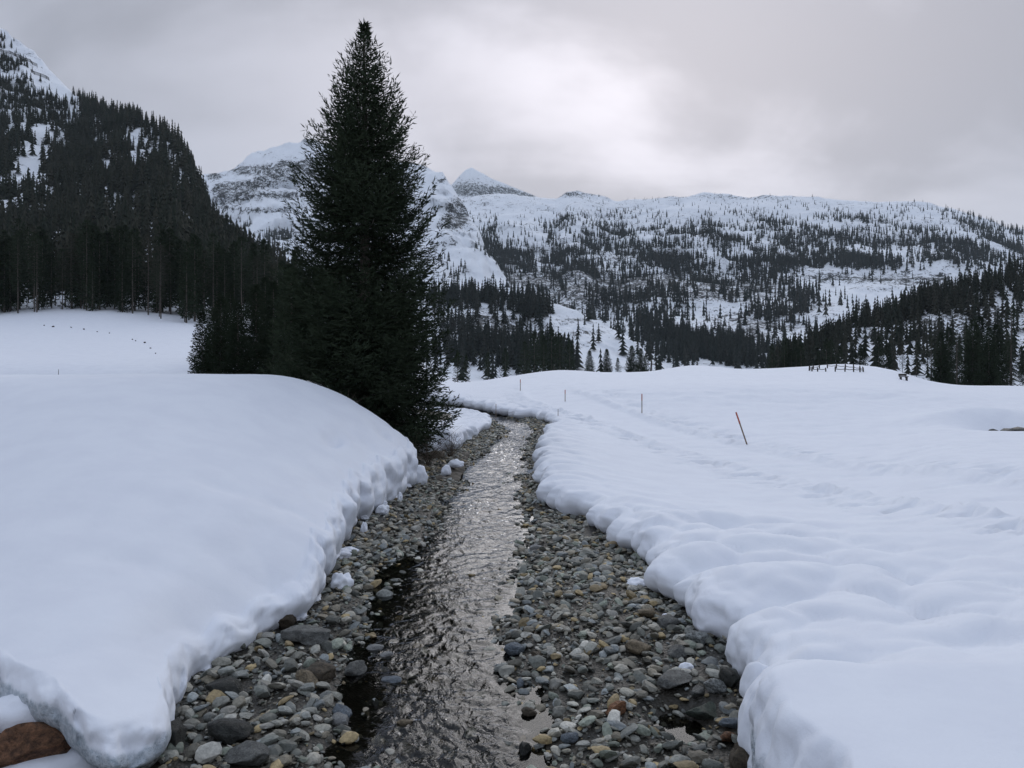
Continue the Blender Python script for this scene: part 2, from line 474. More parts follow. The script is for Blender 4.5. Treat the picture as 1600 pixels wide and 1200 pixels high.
def table_z(x, y):
    x = np.asarray(x, float); y = np.asarray(y, float)
    u = HU + FPX * x / np.maximum(y, 3.0)
    u = np.clip(u, U_ST[0] + 1, U_ST[-1] - 1)
    cols = np.stack([smooth_interp(u, U_ST, Z_ST[k]) for k in range(len(Y_ST))], 0)
    yy = np.clip(y, 0, Y_ST[-1] - 0.01)
    i = np.clip(np.searchsorted(Y_ST, yy, side='right') - 1, 0, len(Y_ST) - 2)
    ys = np.array(Y_ST, float)
    t = (yy - ys[i]) / (ys[i + 1] - ys[i])
    m = np.stack([np.gradient(cols, ys, axis=0)[k] for k in range(len(Y_ST))], 0)
    h = ys[i + 1] - ys[i]
    g = lambda A, j: np.take_along_axis(A, j[None], 0)[0]
    t2, t3 = t * t, t * t * t
    return (2*t3-3*t2+1)*g(cols, i) + (t3-2*t2+t)*h*g(m, i) + (-2*t3+3*t2)*g(cols, i+1) + (t3-t2)*h*g(m, i+1)


TRACK = [(14.5, 8), (11.6, 14), (10.9, 18), (10.2, 23), (9.0, 29), (7.0, 36), (4.4, 44), (2.6, 52), (2.5, 62), (5, 75)]


def right_z(x, y):
    d, _ = seg_dist(x, y, RIGHT_EDGE)
    hlip = np.interp(y, [2, 6.4, 6.9, 8, 12, 17, 25, 40, 60], [1.28, 1.26, 0.95, 0.58, 0.55, 0.60, 0.62, 0.55, 0.6])
    z = hlip + (table_z(x, y) - hlip) * (1 - np.exp(-d / 2.2))
    # the smooth block of snow in the near corner
    blk = 1 - sst(y - 0.10 * (x - 2), 6.35, 7.3)
    z = z * (1 - blk) + (1.27 + 0.02 * (x - 2) - 0.0 * y) * blk
    free = (1 - blk)
    # pillows of snow over buried boulders
    reach = np.interp(y, [6, 9, 14, 18, 25, 45], [6.5, 6.5, 5.0, 2.6, 1.6, 1.4])
    wl = free * np.exp(-(d / reach) ** 2)
    warp = 0.35 * fbm(x * 0.8, y * 0.8 + 3, o=2)
    pl = (pillows(x * 0.85 + warp, y * 0.95 + warp, 0.85) * 0.54 - 0.01) * np.interp(d, [0, 0.5, 2.5, 5], [0.55, 1, 0.9, 0.6]) + pillows(x * 1.1 + 7 + warp, y * 1.3, 0.5, 40) * 0.09
    small = pillows(x * 0.75 + warp * .6, y * 1.5 + 0.25 * x, 0.8, 11) * 0.2
    far = sst(y, 15, 20)
    z = z + wl * ((pl - 0.16) * (1 - far) + (small * 1.3 - 0.09) * far)
    # gentle swells, wind crust, the groomed track with churned borders
    z = z + free * 0.05 * fbm(x * 0.16, y * 0.22, o=3) * sst(d, 0.5, 4)
    td, _ = seg_dist(x, y, TRACK)
    fade = sst(y, 70, 45) if False else 1 - sst(y, 48, 70)
    hw = 1.75
    z = z - 0.10 * (1 - sst(td, hw - 0.4, hw)) * fade
    rid = np.exp(-((td - hw - 0.12) / 0.2) ** 2)
    z = z + rid * fade * (0.08 + 0.12 * fbm(x * 1.6, y * 1.6, o=3))
    ch = np.exp(-((td - hw - 0.9) / 0.8) ** 2) * fade
    z = z - ch * (0.14 * sst(fbm(x * 0.9 + 3, y * 1.7, o=3), 0.15, 0.6) + 0.10 * sst(fbm(x * 1.5 + 8, y * 3.2, o=3), 0.12, 0.45))
    crust = sst(fbm(x * 0.35 + 9, y * 0.9, o=3), 0.2, 0.65)
    z = z - 0.05 * crust * sst(d, 2, 5) * sst(y, 12, 18)
    # scuffed foot of the step in the field
    st = np.exp(-((y - 47.5 - 1.5 * fbm(x * 0.1, y * 0.05, o=2)) / 2.0) ** 2) * sst(x, 4, 9)
    z = z + st * 0.10 * fbm(x * 0.7, y * 1.2, o=3)
    # hollow where open water shows at the right edge
    z = z - 0.9 * np.exp(-(((x - 22.8) / 1.9) ** 2 + ((y - 34.4) / 1.7) ** 2)) + 0.55 * np.exp(-(((x - 23.0) / 3.0) ** 2 + ((y - 38.2) / 1.5) ** 2))
    return z


def left_z(x, y):
    d1, _ = seg_dist(x, y, [(-3.2, -2.0)] + LEFT_EDGE[4:])
    d2, _ = seg_dist(x, y, LEFT_EDGE[:5])
    d = np.maximum(0, -np.log(np.exp(-0.55 * d1) + np.exp(-0.55 * (d2 * 0.9 + 0.6))) / 0.55 + 0.25)
    hlip = np.interp(y, [6, 8, 9.5, 11, 12.5, 16, 19, 24, 30, 50], [0.80, 0.55, 0.28, 0.32, 0.80, 0.85, 0.80, 0.75, 0.45, 0.4])
    fr = sst(-x, 3.3, 4.6) * (1 - sst(d2, 1.0, 5.0))
    hlip = hlip * (1 - fr) + 0.88 * fr
    L = np.interp(y, [6, 12, 18, 25, 40], [9.5, 8.4, 5.9, 3.6, 3.9])
    P = 3.36 - 0.045 * np.maximum(0, y - 22) - 2.3 * sst(y - 0.35 * np.minimum(0, x + 6), 27.5, 35) - 4.0 * sst(y, 47, 60)
    q = np.clip(d / L, 0, 1)
    S = 1 - (1 - q) ** 1.75
    z = hlip + (P - hlip) * S
    z = z + 0.045 * fbm(x * 0.22, y * 0.2 + 8, o=3) * sst(d, 0.3, 3)
    # soft dents and slumps low on the slope
    for (cx, cy, rx, ry, a) in [(-5.0, 13.2, 0.5, 0.28, 0.10), (-4.2, 13.3, 0.42, 0.25, 0.08), (-4.4, 19.0, 0.18, 0.5, 0.25), (-4.6, 10.2, 1.0, 0.25, 0.05),
                                (-4.3, 24.0, 0.25, 0.4, 0.2), (-3.7, 22.0, 0.2, 0.4, 0.18)]:
        z = z - a * np.exp(-(((x - cx) / rx) ** 2 + ((y - cy) / ry) ** 2))
    near = np.exp(-(d / 1.6) ** 2)
    warp = 0.3 * fbm(x * 0.8, y * 0.8 + 3, o=2)
    z = z + near * (pillows(x * 0.9 + warp, y * 0.75 + warp, 0.9, 5) - 0.35) * 0.16 * sst(y, 8.5, 12)
    z = z + near * (pillows(x * 1.1 + warp, y * 0.8, 0.7, 25) - 0.3) * 0.25 * sst(y, 17, 22)
    return z


def resample(pts, step):
    """walk a smoothed polyline with a step that grows with the distance from the eye"""
    p = np.array(pts, float)
    arc = np.concatenate([[0], np.cumsum(np.hypot(*np.diff(p, axis=0).T))])
    outp = []; a = 0.0
    while a < arc[-1]:
        x = smooth_interp(np.array([a]), arc, p[:, 0])[0]; y = smooth_interp(np.array([a]), arc, p[:, 1])[0]
        outp.append((x, y, a)); a += max(0.03, step * math.hypot(x, y))
    return np.array(outp)


def bank(name, edge, dirs, surf, nose, step, tmax, label_mat):
    """snow bank: an overhanging rounded nose along the edge, then the snow surface behind it"""
    E = resample(edge, step)
    n = len(E)
    a = E[:, 2]
    Dv = dirs(E)
    lob = 0.26 * fbm(E[:, 0] * 0.9 + 4, E[:, 1] * 0.9, o=3) + (0.09 if edge is RIGHT_EDGE else 0.035) * fbm(E[:, 0] * 4 + 4, E[:, 1] * 4, o=2)
    lob = lob + (0.22 - 0.55 * pillows(E[:, 0] + 2, E[:, 1] * 1.0, 0.75, 33)) * (1.0 if edge is RIGHT_EDGE else 0.55) * sst(E[:, 1], 6.8, 8.0)
    rx, under, zb, tb = nose(E)
    E0 = E[:, :2] + Dv * (lob * np.clip(np.hypot(E[:, 0], E[:, 1]) / 12, 0.5, 1.2))[:, None]
    th = np.radians(np.concatenate([np.linspace(-90, -20, 12), np.linspace(-14, 90, 18)]))
    nn = len(th)
    tt = [0.0]
    dt = 0.05
    while tt[-1] < tmax:
        tt.append(tt[-1] + dt); dt *= 1.0285
    tt = np.array(tt[1:])
    N = 2 + nn + len(tt)
    T = np.zeros((n, N)); K = np.zeros(N)
    T[:, 0] = tb; T[:, 1] = tb
    for k, t_ in enumerate(th):
        c = 1 - math.cos(t_)
        T[:, 2 + k] = rx * c * (under if t_ < 0 else 1.0)
    T[:, 2 + nn:] = rx[:, None] + tt[None]
    X = E0[:, 0:1] + Dv[:, 0:1] * T
    Y = E0[:, 1:2] + Dv[:, 1:2] * T
    Z = np.zeros_like(X)
    Z[:, 2 + nn - 1:] = surf(X[:, 2 + nn - 1:].ravel(), Y[:, 2 + nn - 1:].ravel()).reshape(n, -1)
    zt = Z[:, 2 + nn - 1]
    for k, t_ in enumerate(th):
        s = (math.sin(t_) + 1) / 2
        Z[:, 2 + k] = zb + (zt - zb) * s
    Z[:, 1] = zb; Z[:, 0] = -0.6
    # crumbly relief on the nose
    wgt = np.zeros(N); wgt[2:2 + nn] = np.where(th < 0.5, 1.0, np.clip((math.pi / 2 - th) / 1.0, 0, 1))
    nr = (1 + 0.8 * (E[:, 1] < 7.0))[:, None]
    nz = fbm(X * 1.7, Y * 1.7, Z * 1.7 + 2, o=4) * (0.15 if edge is LEFT_EDGE else 0.10) + fbm(X * 9, Y * 9, Z * 9, o=3) * 0.022 * nr
    if edge is LEFT_EDGE:
        ch_ = pillows(np.repeat(a[:, None], N, 1) * 0.9 + 0.3 * fbm(X, Y, Z, o=2), Z * 1.6 + 3, 0.55, 77) * 0.30 - 0.08
        nz = nz + ch_ * sst(E[:, 1], 9.5, 12.0)[:, None]
    X = X - Dv[:, 0:1] * nz * wgt; Y = Y - Dv[:, 1:2] * nz * wgt
    Z = Z + nz * 0.5 * wgt
    V = np.stack([X, Y, Z], -1).reshape(-1, 3)
    F = grid_faces(n, N)
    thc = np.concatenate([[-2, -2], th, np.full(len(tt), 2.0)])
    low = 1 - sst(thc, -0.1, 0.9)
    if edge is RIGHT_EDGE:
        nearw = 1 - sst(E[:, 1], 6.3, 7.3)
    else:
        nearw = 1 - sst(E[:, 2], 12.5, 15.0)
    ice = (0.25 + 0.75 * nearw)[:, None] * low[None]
    return np_mesh(name, V, [F], True, [M_SNOW], attrs={'ice': ice.ravel()})


def const_dir(dx_, dy_):
    return lambda E: np.tile([dx_, dy_], (len(E), 1))


def right_dirs(E):
    ang = np.interp(E[:, 2], [0, 36.5, 44, 62, 72, 110], [26, 26, 40, 90, 108, 135])
    ang = np.radians(ang)
    return np.stack([np.cos(ang), np.sin(ang)], 1)


def left_nose(E):
    y = E[:, 1]; front = sst(-E[:, 0], 2.85, 3.35) * (y < 15)
    front = front * (1 - sst(E[:, 2], 13.2, 14.2))
    rx = np.interp(y, [6, 10, 13, 18, 30], [0.35, 0.45, 0.40, 0.5, 0.5]) * (0.8 + 0.5 * np.abs(fbm(E[:, 0] * .9, y * .9, o=2)))
    rx = np.where(E[:, 2] < 13.4, 0.42, rx)
    under = np.interp(y, [6, 12, 16, 20], [1.0, 1.3, 1.2, 1.0]) + front * 1.3
    zb = np.interp(y, [6, 10, 13, 16, 20], [-0.1, 0.02, 0.10, 0.06, -0.05]) + 0.36 * front
    tb = rx * under + 0.25 + front * 1.0
    return rx, under, zb, tb


def right_nose(E):
    y = E[:, 1]
    rx = np.interp(y, [3, 6.5, 7.5, 12, 20, 40], [0.30, 0.28, 0.45, 0.5, 0.42, 0.5]) * (0.75 + 0.6 * np.abs(fbm(E[:, 0] * .9, y * .9, o=2)))
    under = np.interp(y, [3, 6.5, 7.4, 14, 20], [-0.9, -0.7, 1.2, 1.3, 1.1])
    zb = np.interp(y, [3, 6.5, 8, 12, 20], [-0.2, -0.1, 0.10, 0.09, 0.04]) + 0.04 * fbm(E[:, 0] * 1.5, y * 1.5, o=2)
    tb = np.maximum(rx * under, 0) + 0.3
    tb = np.where(under < 0, rx * under, tb)
    return rx, under, zb, tb


left_me = bank('snow_bank', LEFT_EDGE, const_dir(-0.6, 0.8), left_z, left_nose, 0.0055, 48, None)
left_bank = link('snow_bank_left', left_me, label='smooth high snow bank rising beside the left of the stream', kind='structure')
right_me = bank('snow_field', RIGHT_EDGE, right_dirs, right_z, right_nose, 0.0062, 330, None)
right_bank = link('snow_field', right_me, label='wide white snow field with pillowed edge along the stream and meadow behind', kind='structure')

# stream bed and water
ys = [2.0]
while ys[-1] < 68: ys.append(ys[-1] + max(0.05, ys[-1] * 0.006))
ys = np.array(ys)
xs = np.linspace(-1, 1, 90)
c_x = np.interp(ys, [p[1] for p in WATER_MID], [p[0] for p in WATER_MID])
half = np.interp(ys, [2, 7, 20, 40, 48, 54, 66], [5.2, 5.0, 4.5, 4.2, 7, 14, 45])
BX = c_x[:, None] + xs[None] * half[:, None]
BY = np.repeat(ys[:, None], len(xs), 1)
BZ = bed_z(BX.ravel(), BY.ravel())
bed = link('stream_bed', np_mesh('stream_bed', np.stack([BX.ravel(), BY.ravel(), BZ], -1), [grid_faces(len(ys), len(xs))], True, [M_BED]),
           label='dark wet stony bed of the stream between the snow banks', kind='structure')
wy = [2.5]
while wy[-1] < 66: wy.append(wy[-1] + max(0.028, wy[-1] * 0.0038))
wy = np.array(wy)
wx = np.concatenate([np.linspace(-5, -1.75, 10)[:-1], np.linspace(-1.75, 1.75, 130), np.linspace(1.75, 5, 10)[1:]])
stretch = np.interp(wy, [2, 44, 50, 56, 66], [1, 1, 1.6, 3.5, 9])
WX = np.interp(wy, [p[1] for p in WATER_MID], [p[0] for p in WATER_MID])[:, None] + wx[None] * stretch[:, None]
WY = np.repeat(wy[:, None], len(wx), 1)
fx_, fy_ = WX.ravel(), WY.ravel()
dW, aW = seg_dist(fx_, fy_, WATER_MID)
hwW = np.interp(aW, _warc, WATER_HW)
flow = (1 - sst(dW / hwW, 0.7, 1.3)) * (0.8 + 0.5 * fbm(fx_ * 0.5, fy_ * 0.25, o=2)) + 0.02
flow = np.clip(flow * (0.65 + 0.7 * sst(fbm(fx_ * 0.9 + 2, fy_ * 0.35, o=3), -0.35, 0.45)), 0.02, 1.4)
rapid = np.exp(-((fy_ - 21.5) / 3.0) ** 2)
wq = 0.5 * fbm(fx_ * 1.5, fy_ * 1.5 + 4, o=2)
rid = 1 - 2 * np.abs(fbm(fx_ * 2.4 + wq, fy_ * 3.2 + wq, o=2))
WZ = flow * (0.016 * rid + 0.017 * fbm(fx_ * 5.5 + wq * 2, fy_ * 6.5, o=3, gain=0.55)) + 0.035 * rapid * fbm(fx_ * 1.5, fy_ * 1.4, o=2) * flow
water = link('stream_water', np_mesh('stream_water', np.stack([fx_, fy_, WZ], -1), [grid_faces(len(wy), len(wx))], True, [M_WATER],
             attrs={'flow': flow}), label='shallow rippling stream water reflecting the pale sky', kind='structure')

# bare earth slope under the big spruce
M_EARTH = mat_plain('wet_dark_earth', (0.030, 0.026, 0.020), (0.085, 0.072, 0.055), 0.8, 9.0)
ex, ey = np.meshgrid(np.linspace(-6.6, -1.6, 70), np.linspace(22.5, 31.5, 90), indexing='ij')
ez = 0.10 + 1.0 * sst(-ex, 2.6, 5.2) + 0.14 * fbm(ex * 1.6, ey * 1.6, o=4) - 0.5 * sst(np.abs(ey - 26.8), 3.2, 4.4)
link('earth_bank', np_mesh('earth_bank', np.stack([ex.ravel(), ey.ravel(), ez.ravel()], -1), [grid_faces(70, 90)], True, [M_EARTH]),
     label='bare dark earth slope under the tall spruce', kind='structure')

# ------------------------------------------------------------------ mountains and hills
def blobs(u, v, lst):
    o = np.zeros_like(u)
    for (cu, cv, ru, rv, a) in lst:
        o = o + a * np.exp(-(((u - cu) / ru) ** 2 + ((v - cv) / rv) ** 2))
    return o


class Slope:
    """a hillside from its foot line up to its crest line and over the back; remembers its grid so that trees can stand on it"""
    def __init__(self, name, mat, crest, foot, nu, nt, label, pu=1.0, rough=0.012, rocks=(), rock_base=0.0, power=1.0, strata=0.0, cut=0.0):
        cu, cv, cd = np.array(crest, float).T
        fu, fv, fd = np.array(foot, float).T
        us = np.linspace(cu[0], cu[-1], nu)
        ts = np.concatenate([np.linspace(0, 1, nt), np.linspace(1.03, 1.5, 12)])
        U, T = np.meshgrid(us, ts, indexing='ij')
        cV, cD = np.interp(U, cu, cv), np.interp(U, cu, cd)
        fV, fD = np.interp(U, fu, fv), np.interp(U, fu, fd)
        Tc = np.minimum(T, 1)
        Dp = fD + (cD - fD) * Tc ** power + np.maximum(0, T - 1) * cD * 0.5
        Vv = fV + (cV - fV) * Tc
        X = (U - HU) / FPX * Dp
        Z = CAM_Z + (HV - Vv) / FPX * Dp
        zc = CAM_Z + (HV - cV) / FPX * cD
        back = T > 1
        Z = np.where(back, zc - (T - 1) * cD * 0.32, Z)
        env = np.clip(np.minimum(Tc * 6, 1), 0, 1)
        lam = np.mean(cD) * 0.09
        n = fbm(X / lam, Dp / lam, Z / lam, o=6, gain=0.55)
        sil = np.where(back, 0.4, np.clip((1 - Tc) * 5, 0.35, 1))
        n = n + 0.9 * (0.35 - np.abs(fbm(X / lam * 1.3 + 9, Dp / lam * 1.3, Z / lam, o=5)))
        Z = Z + n * rough * Dp * env * sil
        if strata:
            st = perlin(X / (lam * 1.6), Dp / (lam * 1.6), Z / (lam * 0.16))
            Dp = Dp + st * strata * Dp * env * sil
        Dp = Dp + fbm(X / lam * 1.7 + 5, Z / lam * 1.7, Dp / lam, o=5) * rough * 1.6 * Dp * env * sil
        self.u, self.t = us, ts
        self.P = np.stack([X, Dp, Z], -1)
        V2 = HV - (Z - CAM_Z) / Dp * FPX
        U2 = HU + X / Dp * FPX
        rk = blobs(U2, V2, rocks) * 1.2 + rock_base + 0.16 * fbm(X / lam * 0.9 + 3, Z / lam * 3.0, Dp / lam, o=4)
        # steep ground sheds its snow
        dz = np.gradient(Z, axis=1); dd = np.gradient(Dp, axis=1)
        steep = np.clip(dz / np.maximum(np.abs(dd), 1e-3), -2, 3)
        rk = np.clip(rk + 0.10 * np.clip(steep - 0.8, 0, 2), -0.6, 0.46)
        me = np_mesh(name, self.P.reshape(-1, 3), [grid_faces(nu, len(ts))], True, [mat], attrs={'rock': rk.ravel()})
        self.o = link(name, me, label=label, kind='structure')
        self.nt = nt

    def scatter(self, n, dens, seed):
        """n ground points, chance by ground area x dens(u, v)"""
        r = np.random.default_rng(seed)
        P = self.P[:, :self.nt]
        a = np.linalg.norm(np.cross(P[1:, :-1] - P[:-1, :-1], P[:-1, 1:] - P[:-1, :-1]), axis=-1)
        c = 0.25 * (P[1:, 1:] + P[:-1, :-1] + P[1:, :-1] + P[:-1, 1:])
        U = HU + c[..., 0] / c[..., 1] * FPX
        V = HV - (c[..., 2] - CAM_Z) / c[..., 1] * FPX
        wgt = a * np.clip(dens(U, V, c), 0, None)
        wgt = (wgt / wgt.sum()).ravel()
        k = r.choice(len(wgt), n, p=wgt)
        i, j = np.unravel_index(k, a.shape)
        f, g = r.random(n)[:, None], r.random(n)[:, None]
        return ((1 - f) * (1 - g) * P[i, j] + f * (1 - g) * P[i + 1, j] + (1 - f) * g * P[i, j + 1] + f * g * P[i + 1, j + 1])


far_peak = Slope('mountain_peak', M_MTN,
                 [(600, 340, 3600), (690, 302, 3600), (712, 280, 3600), (728, 264, 3600), (737, 260, 3600), (748, 266, 3600), (765, 276, 3600), (800, 291, 3600), (842, 309, 3600), (900, 330, 3600)],
                 [(600, 420, 3000), (900, 420, 3000)], 160, 60, 'pale snowy pyramid peak far behind the ridge', rough=0.006,
                 rocks=[(735, 297, 26, 9, 0.6), (780, 300, 30, 8, 0.6), (820, 306, 20, 5, 0.4), (737, 265, 12, 10, -0.5)], rock_base=0.05)
main_ridge = Slope('mountain_ridge', M_MTN,
                   [(560, 330, 2000), (690, 318, 2000), (745, 306, 2000), (800, 304, 2000), (845, 310, 2000), (868, 312, 2000), (885, 302, 1950), (903, 296, 1950), (925, 302, 1950), (965, 312, 1950), (1010, 311, 1900),
                    (1040, 308, 1900), (1075, 308, 1850), (1100, 304, 1850), (1140, 309, 1850), (1170, 311, 1800), (1195, 305, 1800), (1235, 303, 1800), (1270, 307, 1750), (1330, 314, 1700), (1440, 316, 1650),
                    (1490, 325, 1600), (1540, 342, 1550), (1600, 360, 1500), (1700, 385, 1450), (2100, 430, 1400)],
                   [(560, 592, 420), (1000, 590, 420), (1300, 590, 420), (2100, 596, 420)], 480, 180,
                   'long snowy mountain ridge dotted with conifers and rock bands', rough=0.010, power=1.25, strata=0.012,
                   rocks=[(905, 303, 45, 6, 0.30), (1100, 307, 60, 4, 0.22), (760, 438, 60, 9, 0.42), (880, 445, 60, 14, 0.50), (930, 470, 60, 22, 0.42), (1010, 440, 60, 14, 0.35), (1160, 448, 70, 10, 0.50),
                          (1340, 436, 70, 6, 0.30), (1450, 440, 60, 9, 0.35), (1370, 452, 40, 6, 0.25), (1250, 470, 60, 20, 0.22), (1150, 528, 40, 10, 0.45), (960, 400, 60, 14, 0.22), (1300, 375, 150, 14, 0.12),
                          (1290, 430, 40, 9, 0.25), (1000, 335, 100, 10, 0.05), (900, 425, 70, 10, 0.3), (1080, 425, 60, 12, 0.25), (1120, 460, 60, 12, 0.3), (850, 480, 30, 20, 0.4), (1200, 510, 60, 20, 0.2)], rock_base=0.10)
massif = Slope('mountain_massif', M_MTN,
               [(200, 300, 1700), (320, 272, 1700), (345, 268, 1700), (368, 266, 1700), (392, 241, 1700), (418, 231, 1700), (440, 231, 1700), (470, 226, 1700), (478, 219, 1700), (490, 217, 1700), (505, 228, 1700),
                (560, 250, 1650), (620, 255, 1600), (672, 262, 1550), (692, 270, 1500), (706, 290, 1450), (722, 318, 1400), (745, 352, 1300), (765, 400, 1200), (800, 450, 1100)],
               [(200, 470, 900), (560, 480, 850), (700, 470, 850), (800, 470, 900)], 300, 120,
               'rugged snowy massif with grey cliff bands behind the spruce', rough=0.015, strata=0.014,
               rocks=[(385, 266, 22, 5, 0.6), (430, 268, 50, 10, 0.75), (470, 262, 35, 12, 0.65), (485, 220, 12, 7, 0.8), (420, 240, 25, 8, 0.22), (335, 275, 12, 6, 0.6), (395, 288, 45, 6, 0.5), (360, 300, 30, 10, 0.55),
                      (440, 305, 45, 6, 0.6), (350, 315, 22, 8, 0.45), (420, 330, 30, 4, 0.4), (440, 362, 40, 5, 0.4), (720, 330, 20, 22, 0.65), (705, 345, 16, 16, 0.5), (690, 280, 12, 8, 0.4), (380, 325, 60, 4, 0.3)], rock_base=-0.04)
knoll = Slope('wooded_knoll', M_MTN_NEAR,
              [(560, 440, 620), (700, 455, 600), (760, 458, 590), (820, 466, 580), (860, 474, 560), (900, 488, 540), (950, 512, 520), (985, 528, 500), (1010, 552, 470), (1040, 590, 440)],
              [(560, 604, 320), (800, 604, 320), (1040, 606, 320)], 240, 100, 'rocky knoll with a cleared snowy slope below the ridge', rough=0.008, strata=0.01,
              rocks=[(760, 505, 60, 14, 0.42), (800, 525, 50, 12, 0.42), (720, 515, 30, 14, 0.4), (890, 500, 30, 4, 0.28), (920, 520, 40, 5, 0.22), (900, 540, 40, 4, 0.25)], rock_base=0.08)
left_hill = Slope('wooded_hillside', M_MTN_NEAR,
                  [(-500, -260, 1000), (-150, -40, 950), (0, 46, 900), (40, 70, 860), (110, 142, 800), (160, 170, 720), (200, 180, 660), (250, 200, 600), (280, 222, 560), (300, 262, 520), (318, 305, 480), (345, 362, 430), (400, 412, 390), (450, 445, 350), (560, 500, 300), (660, 565, 250), (740, 625, 200)],
                  [(-500, 480, 150), (0, 498, 150), (150, 488, 150), (290, 503, 145), (450, 520, 135), (600, 590, 132), (740, 640, 130)], 300, 150,
                  'steep dark wooded hillside on the left', rough=0.014, power=1.15,
                  rocks=[(240, 225, 25, 25, 0.35), (285, 250, 20, 20, 0.4), (30, 85, 40, 10, 0.12), (60, 280, 30, 30, 0.1)], rock_base=0.02)
right_hill = Slope('wooded_spur', M_MTN_NEAR,
                   [(1200, 590, 230), (1240, 562, 260), (1290, 532, 280), (1330, 505, 300), (1400, 486, 310), (1450, 466, 320), (1500, 450, 325), (1560, 432, 330), (1600, 418, 330), (1700, 380, 330), (2100, 280, 330)],
                   [(1200, 596, 170), (1400, 596, 165), (1600, 606, 160), (2100, 620, 150)], 170, 90, 'dark wooded rocky spur on the right', rough=0.012,
                   rocks=[(1440, 505, 50, 16, 0.30), (1530, 490, 50, 14, 0.32), (1360, 520, 20, 20, 0.25), (1480, 530, 60, 12, 0.3), (1340, 545, 12, 25, -0.3)], rock_base=0.12)

# ------------------------------------------------------------------ conifers
def tube(points, radii, sides=6):
    """tapered tube along points"""
    P = np.array(points, float); n = len(P)
    tan = np.gradient(P, axis=0); tan /= np.linalg.norm(tan, axis=1)[:, None] + 1e-9
    ref = np.where(np.abs(tan[:, 2:3]) > 0.9, [[1.0, 0, 0]], [[0, 0, 1.0]])
    a = np.cross(tan, ref); a /= np.linalg.norm(a, axis=1)[:, None] + 1e-9
    b = np.cross(tan, a)
    an = np.arange(sides) / sides * 2 * math.pi
    V = P[:, None] + np.array(radii)[:, None, None] * (np.cos(an)[None, :, None] * a[:, None] + np.sin(an)[None, :, None] * b[:, None])
    i = np.arange(n - 1)[:, None] * sides; j = np.arange(sides)[None]; j2 = (j + 1) % sides
    F = np.stack([i + j, i + j2, i + sides + j2, i + sides + j], -1).reshape(-1, 4)
    return V.reshape(-1, 3), F


class Bag:
    def __init__(self): self.v, self.f, self.n = [], [], 0
    def add(self, V, F):
        self.v.append(V); self.f.append(np.asarray(F) + self.n); self.n += len(V)
    def get(self):
        k = {}
        for f in self.f: k.setdefault(f.shape[1], []).append(f)
        return np.concatenate(self.v), [np.concatenate(x) for x in k.values()]


def blades(base, dirv, length, width, r, bend=0.0):
    """leaf-shaped quads: base, two mid points, tip"""
    n = len(base)
    dirv = dirv / (np.linalg.norm(dirv, axis=1)[:, None] + 1e-9)
    rnd = r.normal(size=(n, 3))
    side = np.cross(dirv, rnd); side /= np.linalg.norm(side, axis=1)[:, None] + 1e-9
    mid = base + dirv * (length * 0.42)[:, None]
    tip = base + dirv * length[:, None]; tip[:, 2] += bend * length
    V = np.stack([base, mid + side * width[:, None], tip, mid - side * width[:, None]], 1).reshape(-1, 3)
    F = np.arange(n * 4).reshape(-1, 4)
    return V, F


